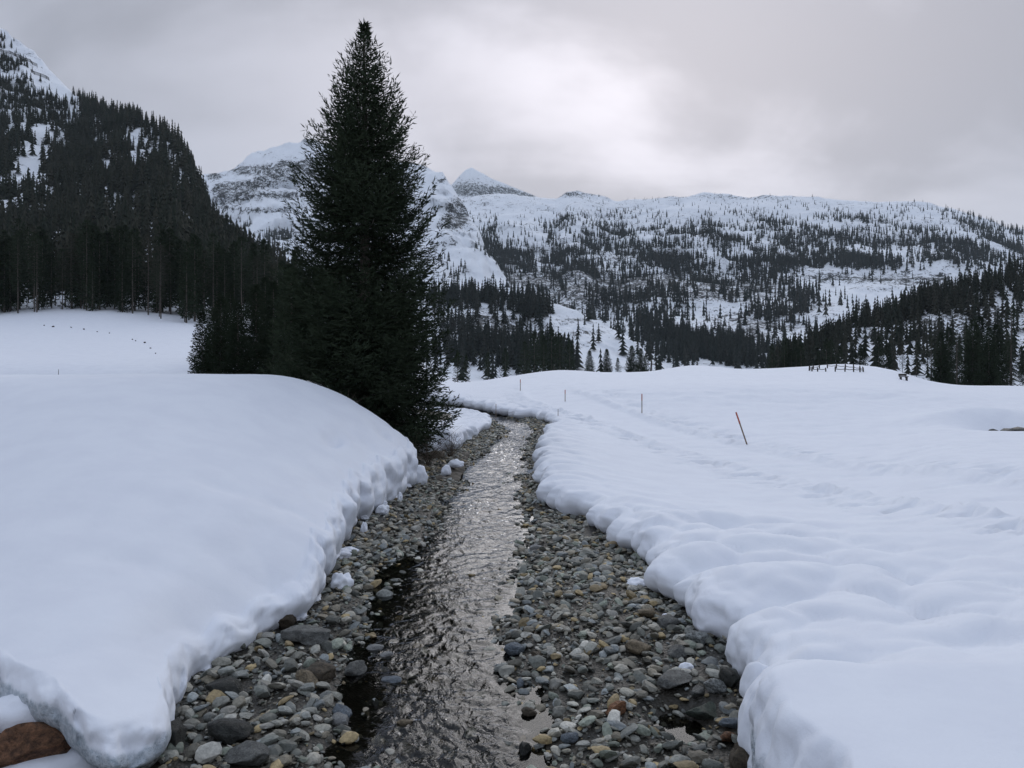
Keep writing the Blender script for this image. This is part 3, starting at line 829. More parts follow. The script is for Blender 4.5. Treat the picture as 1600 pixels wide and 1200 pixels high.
def spruce(seed, H, prof, nbranch, bl_step, blade, z0=0.5, up_top=35, droop=-14, gap=None, base_r=None, node=0.07, thin=1.0, limbs=True, sweep=0.45, whorl=0, vary=(0.72, 1.12), tip=0.22):
    """returns (trunk verts, faces), (crown verts, faces). prof(h from top)->radius"""
    r = np.random.default_rng(seed)
    base_r = base_r or H * 0.014
    tb = Bag()
    zs = np.linspace(-0.6, H, 14)
    wob = np.cumsum(r.normal(size=(14, 2)) * 0.012 * H / 14, 0)
    tb.add(*tube(np.stack([wob[:, 0], wob[:, 1], zs], 1), base_r * np.clip(1 - zs / H, 0.03, 1.05) ** 0.85 + 0.008, 8))
    cv, cb, cl_, cw = [], [], [], []
    k = 0
    hs = z0 + (H - 0.15 - z0) * (np.arange(nbranch) + r.random(nbranch) * 0.6) / nbranch
    # branches crowd towards the top
    hs = z0 + (hs - z0) ** 0.93 * (H - z0) ** 0.07
    az = np.arange(nbranch) * 2.39996 + r.normal(size=nbranch) * 0.35
    if whorl:
        sp = whorl * (0.7 + 0.3 * (H - hs) / H)
        hs = np.where(r.random(nbranch) < 0.8, z0 + np.round((hs - z0) / sp) * sp + r.normal(size=nbranch) * 0.03, hs)
        hs = np.minimum(hs, H - 0.12)
    for h, a in zip(hs, az):
        rel = (h - z0) / (H - z0)
        L = prof(H - h) * r.uniform(*vary)
        if gap and gap[0] < h < gap[1] and math.cos(a + math.pi / 2) > 0.35: L *= 0.33; 
        L = max(L, 0.07)
        e0 = math.radians(droop + (up_top - droop) * rel ** 1.3 + r.normal() * 6)
        m = max(4, int(L / 0.22) + 3)
        s = np.linspace(0, 1, m)
        horiz = L * s
        # out, sagging, then the tip turns up again
        zz = h + L * (np.tan(e0) * s - 0.16 * np.sin(s * math.pi) + tip * s ** 3)
        bend = a + 0.10 * r.normal() * s
        pts = np.stack([np.cos(bend) * horiz, np.sin(bend) * horiz, zz], 1)
        wx = np.interp(h, zs, wob[:, 0]); wy = np.interp(h, zs, wob[:, 1])
        pts[:, 0] += wx; pts[:, 1] += wy
        if limbs: tb.add(*tube(pts[:max(3, int(m * 0.7))], ((0.010 * L + 0.003) * (1 - 0.85 * s))[:max(3, int(m * 0.7))], 3))
        # branchlets on both sides
        nb = max(3, int(L / bl_step))
        sb = np.repeat(np.linspace(0.10, 1.0, nb), 2) + r.normal(size=nb * 2) * 0.012
        sb = np.clip(sb, 0.03, 1.0)
        if thin < 1: sb = sb[r.random(len(sb)) < thin]
        sd = np.where(np.arange(len(sb)) % 2, 1, -1)
        bp = np.stack([np.interp(sb, s, pts[:, i]) for i in range(3)], 1)
        fw = np.stack([np.interp(sb, s, np.gradient(pts[:, i])) for i in range(3)], 1)
        fw /= np.linalg.norm(fw, axis=1)[:, None]
        lat = np.stack([-fw[:, 1], fw[:, 0], np.zeros(len(sb))], 1) * sd[:, None]
        lb = (sweep * L * (1 - sb) ** 0.8 * np.minimum(1, sb * 3 + 0.3) + min(0.13, 0.3 * L) + 0.04 * L) * r.uniform(0.7, 1.25, len(sb))
        dr = fw * 0.62 + lat * r.uniform(0.55, 0.95, len(sb))[:, None]
        dr[:, 2] += r.normal(size=len(sb)) * 0.12 - 0.20 * (1 - rel) + 0.05
        dr /= np.linalg.norm(dr, axis=1)[:, None]
        nn = np.maximum(2, (lb / node).astype(int))
        idx = np.repeat(np.arange(len(sb)), nn)
        pos = (np.concatenate([np.arange(q) for q in nn]) + r.random(len(idx)) * 0.5) / np.repeat(nn, nn)
        p = bp[idx] + dr[idx] * (lb[idx] * pos)[:, None]
        p[:, 2] -= 0.25 * lb[idx] * pos ** 2 * (1 - rel * 0.8) * 0.6
        dd = dr[idx] + r.normal(size=(len(idx), 3)) * 0.33
        dd[:, 2] -= 0.12
        cv.append(p); cb.append(dd)
        cl_.append(blade[0] * r.uniform(0.6, 1.3, len(idx))); cw.append(blade[1] * r.uniform(0.6, 1.3, len(idx)))
    # leader
    p = np.stack([np.full(10, wob[-1, 0]), np.full(10, wob[-1, 1]), np.linspace(H - 0.5, H, 10)], 1)
    dd = r.normal(size=(10, 3)) * 0.6; dd[:, 2] = 1
    cv.append(p); cb.append(dd); cl_.append(np.full(10, blade[0])); cw.append(np.full(10, blade[1]))
    V, F = blades(np.concatenate(cv), np.concatenate(cb), np.concatenate(cl_), np.concatenate(cw), r)
    return tb.get(), (V, [F])


def cone_prof(H, R, p=0.8, full=0.85):
    return lambda d: R * min(1.0, (d / (H * full))) ** p


def tree_meshes(name, tr, cr, needle):
    return (np_mesh(name + '_trunk', tr[0], tr[1], True, [M_BARK]), np_mesh(name + '_crown', cr[0], cr[1], False, [needle]))


def tree_one_mesh(name, tr, cr, needle):
    n = len(tr[0])
    F = list(tr[1]) + [f + n for f in cr[1]]
    mi = np.concatenate([np.zeros(len(f), int) if k < len(tr[1]) else np.ones(len(f), int) for k, f in enumerate(F)])
    return np_mesh(name, np.concatenate([tr[0], cr[0]]), F, False, [M_BARK, needle], mat_idx=mi)


def plant(name, meshes, loc, rz, s, label, group=None, cat='tree', sz=None):
    if isinstance(meshes, tuple):
        o = link(name, None, label=label, cat=cat, group=group)
        link('trunk', meshes[0], o); link('crown', meshes[1], o)
    else:
        o = link(name, meshes, label=label, cat=cat, group=group)
    o.location = loc; o.rotation_euler = (0, 0, rz); o.scale = (s, s, sz or s)
    return o


# the big spruce by the stream
HERO_Y = 27.0
hx, hy, _ = at(570, 700, HERO_Y)
HERO_TOP = CAM_Z + (HV - 35) / FPX * HERO_Y
HERO_Z = 0.9
HH = HERO_TOP - HERO_Z
hp = lambda d: float(np.interp(d, [0, 0.5, 1.5, 2.6, 3.7, 4.8, 6.0, 7.0, 8.2, 9.3, 11.5, 13.5, 15], [0.03, 0.14, 0.55, 0.98, 1.45, 1.85, 2.30, 2.58, 2.8, 2.92, 3.08, 3.15, 2.95]))
tr, cr = spruce(101, HH, hp, 680, 0.115, (0.21, 0.0225), z0=0.35, gap=(5.3, 7.4), base_r=0.27, node=0.07, sweep=0.40, whorl=0.45, vary=(0.66, 1.06), tip=0.30)
plant('spruce_tree', tree_meshes('big_spruce', tr, cr, M_NEEDLE), (hx, hy, HERO_Z), 0.0, 1.0,
      'tall dark spruce towering over the snow bank beside the stream')


def slope_z(S, x, y):
    u = HU + x / y * FPX
    i = int(np.clip(np.searchsorted(S.u, u), 1, len(S.u) - 1))
    c = S.P[i, :S.nt]
    k = np.argsort(c[:, 1])
    return float(np.interp(y, c[k, 1], c[k, 2]))


def field_z(x, y):
    return float(right_z(np.array([x]), np.array([y]))[0])


R = np.random.default_rng(55)
# --- spruce kinds shared by many trees
MID = []
for k in range(4):
    H = 10.0
    tr, cr = spruce(200 + k, H, cone_prof(H, 2.0 + 0.15 * k, 0.75, 0.9), 240, 0.17, (0.34, 0.055), z0=0.35, node=0.14, sweep=0.40)
    MID.append(tree_meshes('spruce_kind', tr, cr, M_NEEDLE))
OPEN = []
for k in range(2):
    H = 12.0
    tr, cr = spruce(230 + k, H, cone_prof(H, 2.4, 0.8, 0.9), 90, 0.20, (0.26, 0.045), z0=0.9, node=0.16, sweep=0.33, droop=-18, up_top=25)
    OPEN.append(tree_meshes('open_spruce_kind', tr, cr, M_NEEDLE))
FOR = []
for k in range(5):
    H = 18.0
    tr, cr = spruce(300 + k, H, cone_prof(H, 2.5 + 0.2 * k, 0.7, 0.8), 80, 0.50, (0.75, 0.16), z0=1.2 + 0.6 * k, node=0.5, limbs=False, sweep=0.38, base_r=0.22)
    FOR.append(tree_one_mesh('forest_spruce_kind', tr, cr, M_NEEDLE))
PINE = []
for k in range(5):
    H = 20.0
    bare = 5.0 + 0.8 * k
    tr, cr = spruce(340 + k, H, (lambda kk: lambda d: 2.5 * min(1, d / 5.0) ** 0.8 * (1.0 if d < 9 else 0.75))(k), 60, 0.5, (0.70, 0.10), z0=bare, node=0.45, limbs=True, droop=-5, sweep=0.4, base_r=0.17)
    PINE.append(tree_meshes('forest_pine_kind', tr, cr, M_NEEDLE_GREY if k % 2 else M_NEEDLE))

# --- young spruces clustered behind the snow bank, left of the big one
cluster = [(316, 585, 52, 445), (345, 588, 60, 420), (372, 588, 55, 432), (400, 588, 64, 405), (428, 588, 56, 398), (455, 585, 48, 380), (480, 590, 58, 395), (360, 588, 75, 415), (415, 588, 78, 392), (452, 588, 72, 372), (505, 590, 50, 400), (335, 588, 68, 440)]
for k, (u, vb, Y, vt) in enumerate(cluster):
    x, y, _ = at(u, vb, Y)
    z = field_z(x, y) - 0.15
    h = CAM_Z + (HV - vt - 42) / FPX * Y - z
    lab = 'leftmost young spruce of the clump behind the snow bank, its outline against the meadow' if k == 0 else 'dark young spruce in the clump behind the snow bank left of the tall spruce'
    plant('spruce_tree', MID[k % 4], (x, y, z), k * 1.3, h / 10.0, lab, None if k == 0 else 'young spruces clumped left of the tall spruce')

# --- dark group at the right edge of the field
grp = [(1580, 606, 118, 478), (1545, 606, 112, 512), (1520, 606, 120, 500), (1495, 604, 116, 515), (1470, 602, 122, 520), (1532, 606, 130, 496), (1508, 604, 128, 505), (1556, 606, 126, 508), (1482, 604, 130, 512), (1455, 600, 128, 525),
       (1625, 608, 112, 490), (1660, 608, 120, 480), (1432, 597, 132, 535), (1410, 594, 135, 540)]
for k, (u, vb, Y, vt) in enumerate(grp):
    x, y, _ = at(u, vb, Y)
    z = field_z(x, y) - 0.15
    h = CAM_Z + (HV - vt) / FPX * Y - z
    if k == 0:
        plant('spruce_tree', OPEN[0], (x, y, z), 0.4, h / 12.0, 'open-branched spruce standing apart at the right edge of the dark group')
    elif k >= 12:
        plant('pine_tree', PINE[k % 5], (x, y, z), k, h / 20.0, 'thin brownish conifer at the left end of the group on the right', 'thin conifers at the end of the right group')
    else:
        plant('spruce_tree', OPEN[1] if k % 3 == 0 else MID[k % 4], (x, y, z), k * 1.7, h / (12.0 if k % 3 == 0 else 10.0), 'dark spruce in the dense group at the right edge of the snow field', 'spruces at the right edge of the field')

# --- row of conifers behind the crest of the field
row = [(715, 590, 150, 548), (728, 592, 170, 555), (762, 595, 180, 552), (790, 590, 190, 545), (835, 585, 210, 520), (850, 585, 200, 528), (862, 585, 215, 515), (875, 585, 205, 522), (890, 585, 200, 532),
       (820, 585, 220, 535), (848, 585, 230, 518), (868, 585, 225, 525), (921, 583, 190, 548), (948, 583, 190, 546), (987, 583, 185, 541), (1001, 583, 190, 545), (965, 583, 230, 560), (1232, 575, 190, 550), (1010, 583, 210, 552)]
rl = {12: 'small pointed spruce alone behind the field crest, next right of the dark clump', 13: 'small spruce second right of the dark clump behind the field crest', 14: 'left one of the two close spruces behind the crest post',
      15: 'right one of the two close spruces behind the crest post'}
for k, (u, vb, Y, vt) in enumerate(row):
    x, y, _ = at(u, vb, Y)
    z = field_z(x, y) - 0.2
    h = CAM_Z + (HV - vt) / FPX * Y - z
    clump = 4 <= k <= 11
    lab = rl.get(k, 'dark spruce in the rounded clump behind the middle of the field crest' if clump else 'small dark conifer peeping over the snow crest at the valley floor')
    g = None if k in rl else ('spruces in the clump behind the crest' if clump else 'small conifers behind the crest')
    plant('spruce_tree', FOR[k % 5] if not 12 <= k <= 15 else MID[k % 4], (x, y, z), k * 2.1, (h / 18.0 if not 12 <= k <= 15 else h / 10.0), lab, g)

# --- tall trunks along the edge of the left forest
n = 0
for k in range(62):
    u = -30 + 335 * R.random()
    rowk = k % 3
    Y = 146 + 9 * rowk + R.random() * 7 - 14 * max(0, (u - 180) / 110)
    x = (u - HU) / FPX * Y
    z = max(field_z(x, Y), slope_z(left_hill, x, Y) if Y > 150 else -9) - 0.3
    h = R.uniform(9, 19) * (0.9 if u > 230 else 1)
    if R.random() < 0.55:
        plant('pine_tree', PINE[int(R.integers(5))], (x, Y, z), R.random() * 6, h / 20.0, 'tall bare-trunked conifer at the lower edge of the left forest', 'bare-trunked trees along the left forest edge')
    else:
        plant('spruce_tree', FOR[int(R.integers(5))], (x, Y, z), R.random() * 6, h / 18.0, 'dense dark spruce among bare trunks at the lower edge of the left forest', 'spruces among the trunks of the left forest edge')


def left_dens(u, v, c):
    f = 1.0 * (u > -70) * (u < 650)
    f = f * (1 - np.clip(blobs(u, v, [(42, 262, 32, 38, 1.0), (20, 300, 20, 26, .8), (68, 240, 20, 25, .9), (150, 205, 10, 25, .8), (112, 190, 12, 40, .7), (232, 215, 22, 16, .85), (275, 245, 14, 22, .9), (230, 260, 12, 30, .6),
                                          (165, 330, 10, 30, .7), (200, 350, 8, 20, .6), (330, 330, 8, 20, .9), (250, 390, 9, 18, .7), (385, 425, 18, 14, .9), (60, 330, 12, 20, .5), (300, 300, 10, 20, .6)]), 0, 0.97))
    alp = sst(u * 0.95 + 62 - v, -20, 14) * (u < 130)                  # open snow above the tree line
    f = f * (1 - 0.985 * alp)
    f = f * np.clip(0.62 + 1.25 * fbm(c[..., 0] / 38, c[..., 1] / 50, o=4), 0.05, 1.7) + 0.9 * np.exp(-((v - np.interp(u, [110, 160, 200, 250, 280, 300, 318, 345, 400, 450], [142, 170, 180, 200, 222, 262, 305, 362, 412, 445]) - 8) / 12) ** 2) * (u > 112) * (u < 470)
    return f


def right_dens(u, v, c):
    f = 1 - np.clip(blobs(u, v, [(1345, 545, 16, 30, 1.0), (1440, 505, 40, 12, .75), (1535, 490, 40, 12, .8), (1365, 520, 14, 16, .7), (1595, 520, 12, 30, .8), (1500, 525, 40, 8, .6)]), 0, 0.97)
    cr_ = np.interp(u, [1200, 1240, 1290, 1330, 1400, 1450, 1500, 1560, 1600, 1700], [590, 562, 532, 505, 486, 466, 450, 432, 418, 380])
    f = f * (0.35 + 1.6 * np.exp(-((v - cr_ - 14) / 16) ** 2))
    return f * np.clip(0.8 + 0.8 * fbm(c[..., 0] / 30, c[..., 1] / 30, o=3), 0.35, 1.5)


def far_template(seed, tiers, pts, rad, bare=0.06, jag=0.45):
    r = np.random.default_rng(seed)
    V, F = [], []
    V += [(-0.012, 0, -0.04), (0.012, 0, -0.04), (0, 0.012, -0.04), (0, 0, 0.8)]
    F += [(0, 1, 3), (1, 2, 3), (2, 0, 3)]
    for k in range(tiers):
        zt = bare + (1 - bare) * (k + 1.55) / (tiers + 0.55); zb = bare + (1 - bare) * k / tiers
        zt = min(zt, 1.0)
        rr = rad * (1 - (k / tiers) ** 1.15) + 0.012
        b = len(V)
        V.append((r.normal() * 0.01, r.normal() * 0.01, zt))
        for j in range(pts * 2):
            a = math.pi * j / pts + k * 0.7
            q = rr * ((1 - jag) if j % 2 else 1) * r.uniform(0.7, 1.2)
            V.append((math.cos(a) * q, math.sin(a) * q, zb + (0.04 if j % 2 else -0.02) + r.normal() * 0.012))
        for j in range(pts * 2):
            F.append((b, b + 1 + j, b + 1 + (j + 1) % (pts * 2)))
    return np.array(V, float), np.array(F)


T_MID = [far_template(500 + k, 7, 3, 0.15 + 0.015 * k) for k in range(6)]
T_FAR = [far_template(520 + k, 4, 2 + k % 2, 0.13 + 0.02 * k, 0.1, 0.35) for k in range(5)]


def forest(name, pts, heights, templates, label, tone_a, tone_b, seed, slim=1.0):
    r = np.random.default_rng(seed)
    Vs, Fs, Cs = [], [], []; off = 0
    pick = r.integers(len(templates), size=len(pts))
    for k, (TV, TF) in enumerate(templates):
        m = np.where(pick == k)[0]
        if not len(m): continue
        a = r.random(len(m)) * 6.28
        c, s = np.cos(a)[:, None], np.sin(a)[:, None]
        h = heights[m][:, None]
        sw = h * r.uniform(0.75, 1.3, (len(m), 1)) * slim
        X = (TV[None, :, 0] * c - TV[None, :, 1] * s) * sw + pts[m, 0:1]
        Y = (TV[None, :, 0] * s + TV[None, :, 1] * c) * sw + pts[m, 1:2]
        Z = TV[None, :, 2] * h + pts[m, 2:3]
        Vs.append(np.stack([X, Y, Z], -1).reshape(-1, 3))
        Fs.append((TF[None] + (off + np.arange(len(m)) * len(TV))[:, None, None]).reshape(-1, 3))
        off += len(m) * len(TV)
        t = r.random(len(m))[:, None, None]
        C = np.array(tone_a)[None, None] * (1 - t) + np.array(tone_b)[None, None] * t
        Cs.append(np.repeat(C, len(TV), 1).reshape(-1, 3))
    me = np_mesh(name, np.concatenate(Vs), [np.concatenate(Fs)], False, [M_FARTREE], attrs={'col': np.concatenate(Cs)})
    return link(name, me, label=label, kind='stuff')


# --- left hillside: the nearest ones are single trees, the rest one forest
P = left_hill.scatter(5200, left_dens, 9)
u_ = HU + P[:, 0] / P[:, 1] * FPX
inview = (u_ > -60) & (u_ < 640)
P = P[inview]; u_ = u_[inview]
hts = R.uniform(9, 17, len(P)) * np.interp(P[:, 1], [150, 500, 900], [1.0, 0.95, 0.75])
alpine = (P[:, 1] > 640) & (u_ < 125)
hts[alpine] *= 0.75
order = np.argsort(P[:, 1])
pick = [i for i in order if -20 < u_[i] < 470][:130]
for j, i in enumerate(pick):
    if R.random() < 0.62:
        plant('spruce_tree', FOR[j % 5], P[i] - [0, 0, 0.3], R.random() * 6, hts[i] / 18.0, 'dark spruce in the dense forest on the lower left hillside', 'spruces on the lower left hillside')
    else:
        plant('pine_tree', PINE[j % 5], P[i] - [0, 0, 0.3], R.random() * 6, hts[i] / 20.0, 'slim greyish conifer in the dense forest on the lower left hillside', 'slim conifers on the lower left hillside')
rest = np.setdiff1d(np.arange(len(P)), pick)
forest('hillside_forest', P[rest] - [0, 0, 0.3], hts[rest], T_MID, 'dense dark conifer forest covering the left hillside', (0.019, 0.026, 0.018), (0.040, 0.041, 0.031), 3)

# --- right spur
P = right_hill.scatter(2100, right_dens, 12)
u_ = HU + P[:, 0] / P[:, 1] * FPX
P = P[u_ < 1660]
hts = R.uniform(5, 10, len(P))
order = np.argsort(P[:, 1])
pick = order[:34]
for j, i in enumerate(pick):
    plant('spruce_tree', FOR[j % 5], P[i] - [0, 0, 0.3], R.random() * 6, hts[i] / 18.0, 'dark conifer at the foot of the wooded spur on the right', 'conifers at the foot of the right spur')
rest = np.setdiff1d(np.arange(len(P)), pick)
forest('spur_forest', P[rest] - [0, 0, 0.3], hts[rest], T_MID, 'dark conifer forest on the rocky spur at right', (0.018, 0.024, 0.018), (0.038, 0.039, 0.031), 4)


# --- knoll and ridge
def knoll_dens(u, v, c):
    f = blobs(u, v, [(720, 468, 45, 14, 1.6), (780, 470, 40, 12, 1.6), (825, 485, 22, 14, 1.3), (840, 495, 14, 10, 1.0), (720, 545, 30, 25, 1.2), (750, 555, 30, 20, 1.2), (790, 560, 30, 18, 1.2), (840, 560, 30, 14, 1.4), (880, 570, 18, 10, 1.2)])
    return f * (0.6 + 0.6 * fbm(c[..., 0] / 30, c[..., 1] / 30, o=2)) + 0.03


P = knoll.scatter(750, knoll_dens, 14)
forest('knoll_conifers', P - [0, 0, 0.3], R.uniform(9, 17, len(P)), T_MID, 'dark conifers on the rocky knoll below the ridge', (0.018, 0.024, 0.021), (0.035, 0.038, 0.033), 5)


def ridge_dens(u, v, c):
    f = 0.035 + 0 * u
    f = f + blobs(u, v, [(780, 400, 70, 26, 1.0), (730, 400, 40, 30, .5), (930, 365, 90, 24, .75), (930, 415, 70, 26, .9), (1050, 400, 60, 40, .55), (1160, 375, 90, 30, .7), (1180, 415, 80, 25, .75), (1300, 375, 110, 26, .7), (1330, 413, 130, 8, 1.9),
                         (1440, 370, 90, 28, .7), (1520, 395, 80, 18, .8), (1560, 375, 60, 20, .6), (1100, 450, 90, 25, .5), (960, 480, 60, 22, .5), (1200, 490, 30, 25, .6), (1250, 480, 20, 25, .8), (1290, 500, 60, 30, .2), (1150, 560, 60, 12, 1.0),
                         (1050, 530, 50, 22, 2.6), (1010, 520, 25, 14, 1.5), (1110, 545, 45, 22, 2.6), (1180, 565, 40, 14, 1.6), (1260, 560, 30, 14, 1.0), (1230, 335, 150, 12, .22), (1450, 340, 100, 10, .25), (760, 345, 50, 20, .10), (870, 345, 40, 8, .35)])
    f = f * (1 - np.clip(blobs(u, v, [(842, 400, 10, 40, .9), (790, 330, 60, 20, .9), (1380, 475, 120, 26, .75), (1120, 490, 40, 14, .6), (1100, 345, 40, 8, .6), (900, 320, 300, 8, .9), (1500, 425, 60, 8, .5)]), 0, .97))
    k = 0.65 * fbm(c[..., 0] / 80, c[..., 2] / 70, c[..., 1] / 160, o=4) + 0.5 * fbm(c[..., 0] / 22, c[..., 2] / 110, c[..., 1] / 400, o=3)
    return f * np.clip(0.65 + 1.7 * k, 0.06, 2.2)


P = main_ridge.scatter(11500, ridge_dens, 15)
v_ = HV - (P[:, 2] - CAM_Z) / P[:, 1] * FPX
hts = R.uniform(9, 19, len(P)) * np.interp(v_, [310, 350, 420], [0.45, 0.8, 1.0])
near = P[:, 1] < 700
forest('ridge_conifers', P[~near] - [0, 0, 0.4], hts[~near], T_FAR, 'countless small conifers scattered over the snowy ridge', (0.018, 0.024, 0.023), (0.042, 0.043, 0.038), 6, 0.95)
forest('valley_conifers', P[near] - [0, 0, 0.4], hts[near] * 0.85, T_MID, 'dark conifer wood at the foot of the snowy ridge', (0.018, 0.024, 0.022), (0.036, 0.039, 0.034), 8, 0.95)


def wood_dens(u, v, c):
    return blobs(u, v, [(1050, 532, 50, 12, 1.0), (1005, 522, 22, 8, 1.0), (1100, 548, 40, 14, 1.0), (1145, 566, 40, 10, 1.0), (1060, 555, 40, 12, .8), (1250, 565, 40, 14, 0.9)]) ** 1.5


P = main_ridge.scatter(420, wood_dens, 25)
forest('dark_wood', P - [0, 0, 0.4], R.uniform(9, 16, len(P)), T_MID, 'dense dark conifer wood in the valley right of the cleared slope', (0.022, 0.029, 0.026), (0.036, 0.040, 0.036), 9)


def massif_dens(u, v, c):
    return blobs(u, v, [(420, 365, 60, 18, 1.0), (350, 370, 60, 25, .8), (450, 380, 60, 15, .8), (730, 400, 30, 24, 1.6), (710, 415, 20, 20, 1)]) * np.clip(0.4 + 1.5 * fbm(c[..., 0] / 60, c[..., 2] / 40, o=3), 0, 2) + 0.0005 * (v > 330)


P = massif.scatter(420, massif_dens, 18)
forest('massif_conifers', P - [0, 0, 0.4], R.uniform(8, 15, len(P)), T_FAR, 'sparse small conifers under the cliffs of the massif', (0.035, 0.042, 0.042), (0.065, 0.067, 0.063), 7)

# ------------------------------------------------------------------ stones of the stream bed
import bmesh


def rock_mesh(name, seed, sub, flat, mats, planes=9, amp=0.16, smooth=True):
    bm = bmesh.new()
    bmesh.ops.create_icosphere(bm, subdivisions=sub, radius=1.0)
    V = np.array([v.co[:] for v in bm.verts]); F = np.array([[v.index for v in f.verts] for f in bm.faces])
    bm.free()
    r = np.random.default_rng(seed)
    for _ in range(planes):
        nrm = r.normal(size=3); nrm /= np.linalg.norm(nrm)
        o = r.uniform(0.55, 0.9)
        d = V @ nrm - o
        V = V - np.clip(d, 0, None)[:, None] * nrm[None]
    nz = fbm(V[:, 0] * 1.3 + seed, V[:, 1] * 1.3, V[:, 2] * 1.3, o=3)
    V = V * (1 + amp * nz)[:, None]
    V = V / np.abs(V).max(0)[None]
    V = V * np.array([1.0, r.uniform(0.5, 0.85), flat * 0.75])[None]
    return V, F


ROCKS = []
for k in range(16):
    V, F = rock_mesh('stone', 700 + k, 3, [0.45, 0.6, 0.5, 0.7][k % 4], None, planes=[10, 6, 14, 4][k % 4], amp=[0.10, 0.13, 0.18, 0.08][k % 4])
    ROCKS.append(np_mesh('stone', V * 0.5, [F], k % 4 in (1, 3), [M_STONE]))
PEB1 = [rock_mesh('p', 740 + k, 2, [0.45, 0.6, 0.55, 0.7][k % 4], None, planes=8) for k in range(8)]
PEB0 = [rock_mesh('p', 760 + k, 1, [0.5, 0.65, 0.6, 0.55][k % 4], None, planes=4) for k in range(8)]

_le = np.array(LEFT_EDGE[5:]); _re = np.array(RIGHT_EDGE)


def lx(y): return np.interp(y, _le[:, 1], _le[:, 0])
def rx_(y): return np.interp(y, _re[:23, 1], _re[:23, 0])


# the boulders one can point at: photo pixel, width in px, tone, flatness, turn, label
def tone_mat(name, c, spots=0.5, rough=0.6):
    m, g = material(name)
    P = g.n('ShaderNodeTexCoord').outputs['Object']
    mp = g.n('ShaderNodeMapping', {'Vector': P, 'Rotation': (0.6, 0.5, 0.2), 'Scale': (1.0, 1.0, 1.5)}).outputs[0]
    n1 = g.n('ShaderNodeTexNoise', {'Vector': mp, 'Scale': 7.0, 'Detail': 9.0, 'Roughness': 0.75, 'Distortion': 0.4}).outputs[0]
    n2 = g.n('ShaderNodeTexNoise', {'Vector': P, 'Scale': 45.0, 'Detail': 5.0, 'Roughness': 0.7}).outputs[0]
    a = tuple(q * (1 - 0.75 * spots) for q in c); b = tuple(min(1, q * (1 + 0.45 * spots)) for q in c)
    cc = g.mix(g.rng(n1, 0.36, 0.64), a, b)
    k = g.rng(n2, 0.3, 0.7, 0.7, 1.25)
    cc = g.n('ShaderNodeVectorMath', {0: cc, 'Scale': k}, operation='SCALE').outputs[0]
    b1 = g.n('ShaderNodeBump', {'Height': n1, 'Strength': 0.8, 'Distance': 0.12}).outputs[0]
    b2 = g.n('ShaderNodeBump', {'Height': n2, 'Strength': 0.6, 'Distance': 0.02, 'Normal': b1}).outputs[0]
    p = g.n('ShaderNodeBsdfPrincipled', {'Base Color': cc, 'Roughness': rough, 'Normal': b2, 'Specular IOR Level': 0.3})
    out(g, p.outputs[0])
    return m


TON = {'rust': tone_mat('rusty_rock', (0.21, 0.105, 0.055), 0.9), 'dark': tone_mat('dark_wet_rock', (0.055, 0.058, 0.052), 0.6, 0.35), 'grey': tone_mat('grey_rock', (0.17, 0.175, 0.165), 0.6),
       'pale': tone_mat('pale_rock', (0.36, 0.365, 0.36), 0.3), 'blue': tone_mat('bluish_rock', (0.20, 0.235, 0.27), 0.4), 'tan': tone_mat('tan_rock', (0.235, 0.19, 0.125), 0.6), 'orange': tone_mat('orange_rock', (0.30, 0.145, 0.07), 0.7),
       'green': tone_mat('greenish_rock', (0.085, 0.105, 0.085), 0.6, 0.4), 'brown': tone_mat('brown_rock', (0.10, 0.08, 0.055), 0.7), 'yellow': tone_mat('ochre_rock', (0.33, 0.23, 0.09), 0.6), 'icy': tone_mat('frosted_rock', (0.33, 0.35, 0.34), 1.0)}
